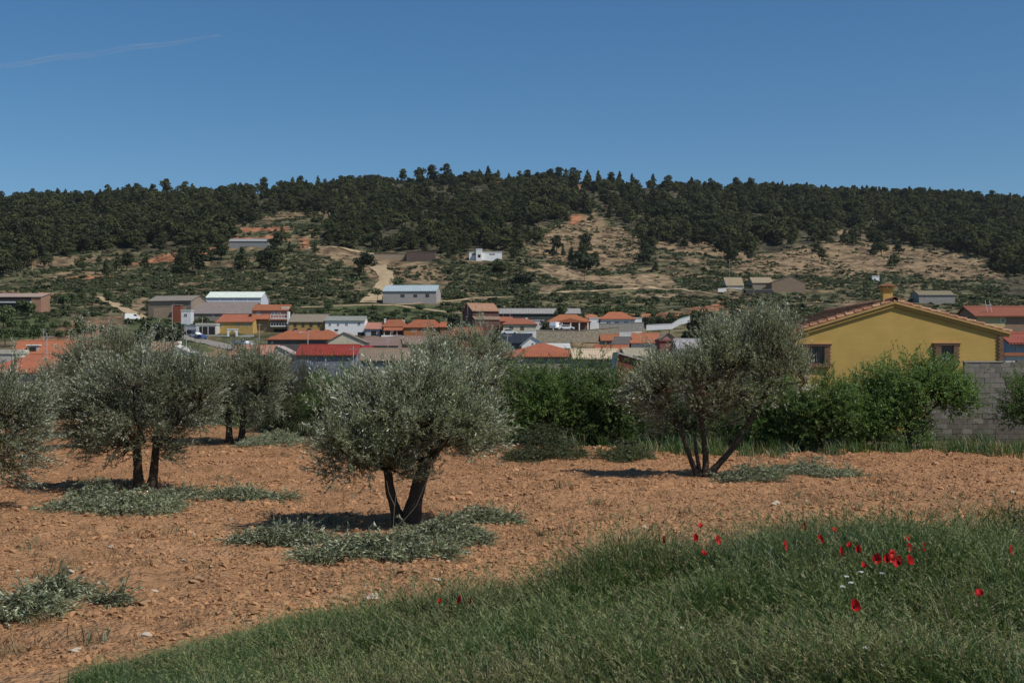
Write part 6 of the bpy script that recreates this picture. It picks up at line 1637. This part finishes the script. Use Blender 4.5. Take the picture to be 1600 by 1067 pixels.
for i, (p, r_, s) in enumerate(PP):
    j = i % 3; hg = (.44, .46, .43)[j]
    c = hit(p, r_, hg + .02, 5.5)
    lb = LBL.get(i) or ('poppy in the crowded red cluster right of the tussock' if 1330 < p < 1440 else ('poppy at thinly flowered grass edge right of tall weeds' if p < 1200 else ('poppy standing above grass over the arching tussock' if p > 1200 else 'small poppy beside the grass edge poppy')))
    for L_, tx_ in ((CLU, ' poppy from left in the crowded red cluster right of the tussock'), (OVT, ' poppy from left of those standing above the arching tussock'), (EDG, ' poppy from left beside the tall weeds at grass crest')):
        if i in L_ and i not in LBL: lb = ORD[L_.index(i)] + tx_
    if not used[j]:
        o = protos[j]; o.location = c; o['label'] = lb; used[j] = True
    else: o = copy_thing(protos[j], c, gg.uniform(0, 6.28), 1.0, lb)
    o.rotation_euler = (gg.normal() * .05, gg.normal() * .05, gg.uniform(-1.1, 1.1))
    o.scale = (s * .6, s * .6, 1.0)
    if i in LBL:
        del o['group']
        o['group'] = 'red poppies in the meadow grass'

def stalk(name, label, cat, paths, mat, r=.004, loc=(0, 0, 0)):
    root = empty(name, loc, 0, label, cat)
    for i, pts in enumerate(paths):
        q = MB(); n = len(pts)
        q.tube(pts, [lerp(r if i == 0 else r * .6, r * .35, k / max(1, n - 1)) for k in range(n)], 5); q.obj('stem' if i == 0 else 'branch', mat, root)
    return root
c = hit(606, 965, .05); k = c.y / F
def S_(px, row, dy=0): return ((px - 606) * k, dy, (965 - row) * k)
stalk('dry_stalk', 'tall bare twiggy stalk rising from grass before central olive', 'dead stalk',
      [[S_(606, 968), S_(606, 930), S_(609, 890), S_(613, 840), S_(616, 790), S_(622, 740), S_(628, 705)], [S_(609, 886), S_(618, 876), S_(632, 866)], [S_(606, 945), S_(620, 920), S_(642, 906)], [S_(614, 820), S_(632, 806), S_(650, 785), S_(664, 752), S_(672, 735)], [S_(617, 785), S_(608, 765), S_(604, 745)], [S_(621, 750), S_(632, 735)]], M_DRYSTEM, .006, c)
c = hit(1514, 812, .05); k = c.y / F
stalk('leaning_stick', 'thin bare stick leaning left above grass at right', 'stick', [[(0, 0, -.1), (-15 * k, 0, 32 * k), (-34 * k, 0, 62 * k), (-46 * k, .05, 84 * k)], [(-18 * k, 0, 38 * k), (-8 * k, 0, 60 * k)]], M_DRYSTEM, .006, c)
for p, r_, lb in ((1350, 826, 'upright dry stalk between poppies and stony soil'), (905, 905, 'short dry stalk at grass edge below centre'), (995, 880, 'dry stalk at grass edge left of tall weeds'), (1570, 930, 'pale straw stalk at the right grass edge'), (965, 985, 'pale broken straw stalk in the lower grass')):
    c = hit(p, r_ + 20, .1); a_ = gg.normal() * .06
    stalk('dry_stalk', lb, 'dead stalk', [[(0, 0, -.05), (a_, 0, .25), (a_ * 2, 0, .5)], [(a_ * 1.2, 0, .3), (a_ * 1.2 + .07, .02, .42)], [(a_ * 1.6, 0, .4), (a_ * 1.6 - .05, 0, .5)]], M_DRYSTEM, .0035, c)

def weed(px, row, h, label, seed):
    g = np.random.default_rng(seed)
    c = hit(px, row, .1); root = empty('tall_weed', c, 0, label, 'weed')
    n = 7; P0, D, L = [], [], []
    q = MB()
    for i in range(n):
        a = g.uniform(0, 6.28); ln = g.uniform(.05, .22); hh = h * g.uniform(.6, 1.05)
        tip = Vector((math.cos(a) * ln, math.sin(a) * ln, hh))
        q.tube([(g.normal() * .02, g.normal() * .02, -.05), tip * .5 + Vector((0, 0, .03)), tip], [.005, .004, .002], 5)
        for t in np.linspace(.25, .95, 7):
            P0.append(tip * t); d = Vector((g.normal(), g.normal(), .6)).normalized(); D.append(d); L.append(.06)
    q.obj('stem', M_STEM, root)
    V, Q = leafy(np.array(P0), np.array(D), np.array(L), 6, .014, .05, .7, None, g)
    link('leaves', np_mesh('leaves', V, Q, M_OLDWEED), root)
weed(1040, 875, .42, 'tall dark leafy weed leftmost above the grass crest', 1)
weed(1062, 880, .34, 'shorter leafy weed between the two tallest weeds', 2)
weed(1122, 868, .48, 'tallest dark leafy weed beside three poppies', 3)
weed(1010, 890, .30, 'low bushy weed at the left end of weed row', 4)
weed(1585, 850, .5, 'dark leafy weed at the right edge of bank', 5)
weed(930, 905, .26, 'small leafy weed where grass meets soil', 6)

def tussock(px, row, label, seed, n=220, h=.75, lean=(.5, .0), w=.005, mats=None, spread=.12):
    g = np.random.default_rng(seed); c = hit(px, row, .05)
    me = blade_clump(g, n, h, spread, w, mats or M_GRASSB, .55)
    V = np.empty(len(me.vertices) * 3); me.vertices.foreach_get('co', V); V = V.reshape(-1, 3)
    f = np.clip(V[:, 2] / h, 0, 1) ** 1.6
    V[:, 0] += f * lean[0] * h; V[:, 1] += f * lean[1] * h
    me.vertices.foreach_set('co', V.ravel()); me.update()
    o = link('grass_tussock', me, None, c); tag(o, label, 'tussock')
tussock(1225, 925, 'large arching tussock of wiry grass in middle of bank', 1, 420, .62, (.35, 0), .005, spread=.22)
tussock(1300, 915, 'wiry grass tussock leaning right under the poppies', 2, 260, .55, (.55, 0), .005, spread=.16)
tussock(1180, 905, 'wiry grass tussock leaning left of the large tussock', 3, 240, .5, (-.2, 0), .005, spread=.2)
tussock(1555, 850, 'dark green feathery tussock near the right edge', 4, 420, .5, (.1, 0), .006, M_GRASS, .25)
tussock(1480, 880, 'feathery green tussock left of right edge tussock', 5, 380, .42, (-.1, 0), .006, M_GRASS, .25)
tussock(1430, 850, 'pale dry tussock between poppy cluster and soil', 6, 160, .42, (.2, 0), .005, M_DRY, .15)

# tiny white flowers among the grass
fm_ = m_flat((0.75, 0.75, 0.7), .7)
q = MB()
q.tube([(0, 0, 0), (.01, 0, .36)], .002, 4, 1)
for kx in range(9):
    a = kx * .7; rr = .003 + .006 * (kx % 3)
    q.box(math.cos(a) * rr - .003, math.cos(a) * rr + .003, math.sin(a) * rr - .003, math.sin(a) * rr + .003, .355 + .003 * (kx % 2), .362 + .003 * (kx % 2))
wf = q.mesh('white_wildflower', [fm_, M_STEM])
for p, r_ in ((1322, 900), (1345, 893), (1377, 895), (1330, 910), (1316, 916), (1064, 980), (1354, 1012)):
    c = hit(p, r_, .36, 5.5)
    tag(link('white_wildflower', wf, None, c, (0, 0, gg.uniform(0, 6))), 'tiny white umbel flower among grass below the poppy cluster', 'flower', 'white umbel flowers in the grass')

# faint old vapour trail high on the left
t = NT('vapour')
n_ = t.noise(.002, 4, .6)
lw_ = t.n('ShaderNodeLayerWeight', Blend=.5)
al = t.math('MULTIPLY', t.math('POWER', t.math('SUBTRACT', 1.0, lw_.outputs['Facing']), 2.0), t.math('MULTIPLY', t.ramp(n_, [(.3, (0, 0, 0)), (.7, (1, 1, 1))]), .13))
d_ = t.n('ShaderNodeBsdfDiffuse'); d_.inputs[0].default_value = (.9, .9, .9, 1)
tr_ = t.n('ShaderNodeBsdfTransparent'); mx_ = t.n('ShaderNodeMixShader')
t.l(al, mx_.inputs[0]); t.l(tr_.outputs[0], mx_.inputs[1]); t.l(d_.outputs[0], mx_.inputs[2]); t.l(mx_.outputs[0], t.out.inputs[0])
a, b_ = P(-60, 112, 9000), P(345, 57, 9000)
pts = [a.lerp(b_, i / 24) + Vector((0, 0, 6 * math.sin(i * .9))) for i in range(25)]
q = MB(); q.tube(pts, [lerp(10, 24, math.sin(math.pi * i / 24)) for i in range(25)], 14)
o = q.obj('vapour_trail', t.m, smooth=True); tag(o, 'faint white vapour trail high in the sky at left', 'vapour trail')
o.visible_shadow = True
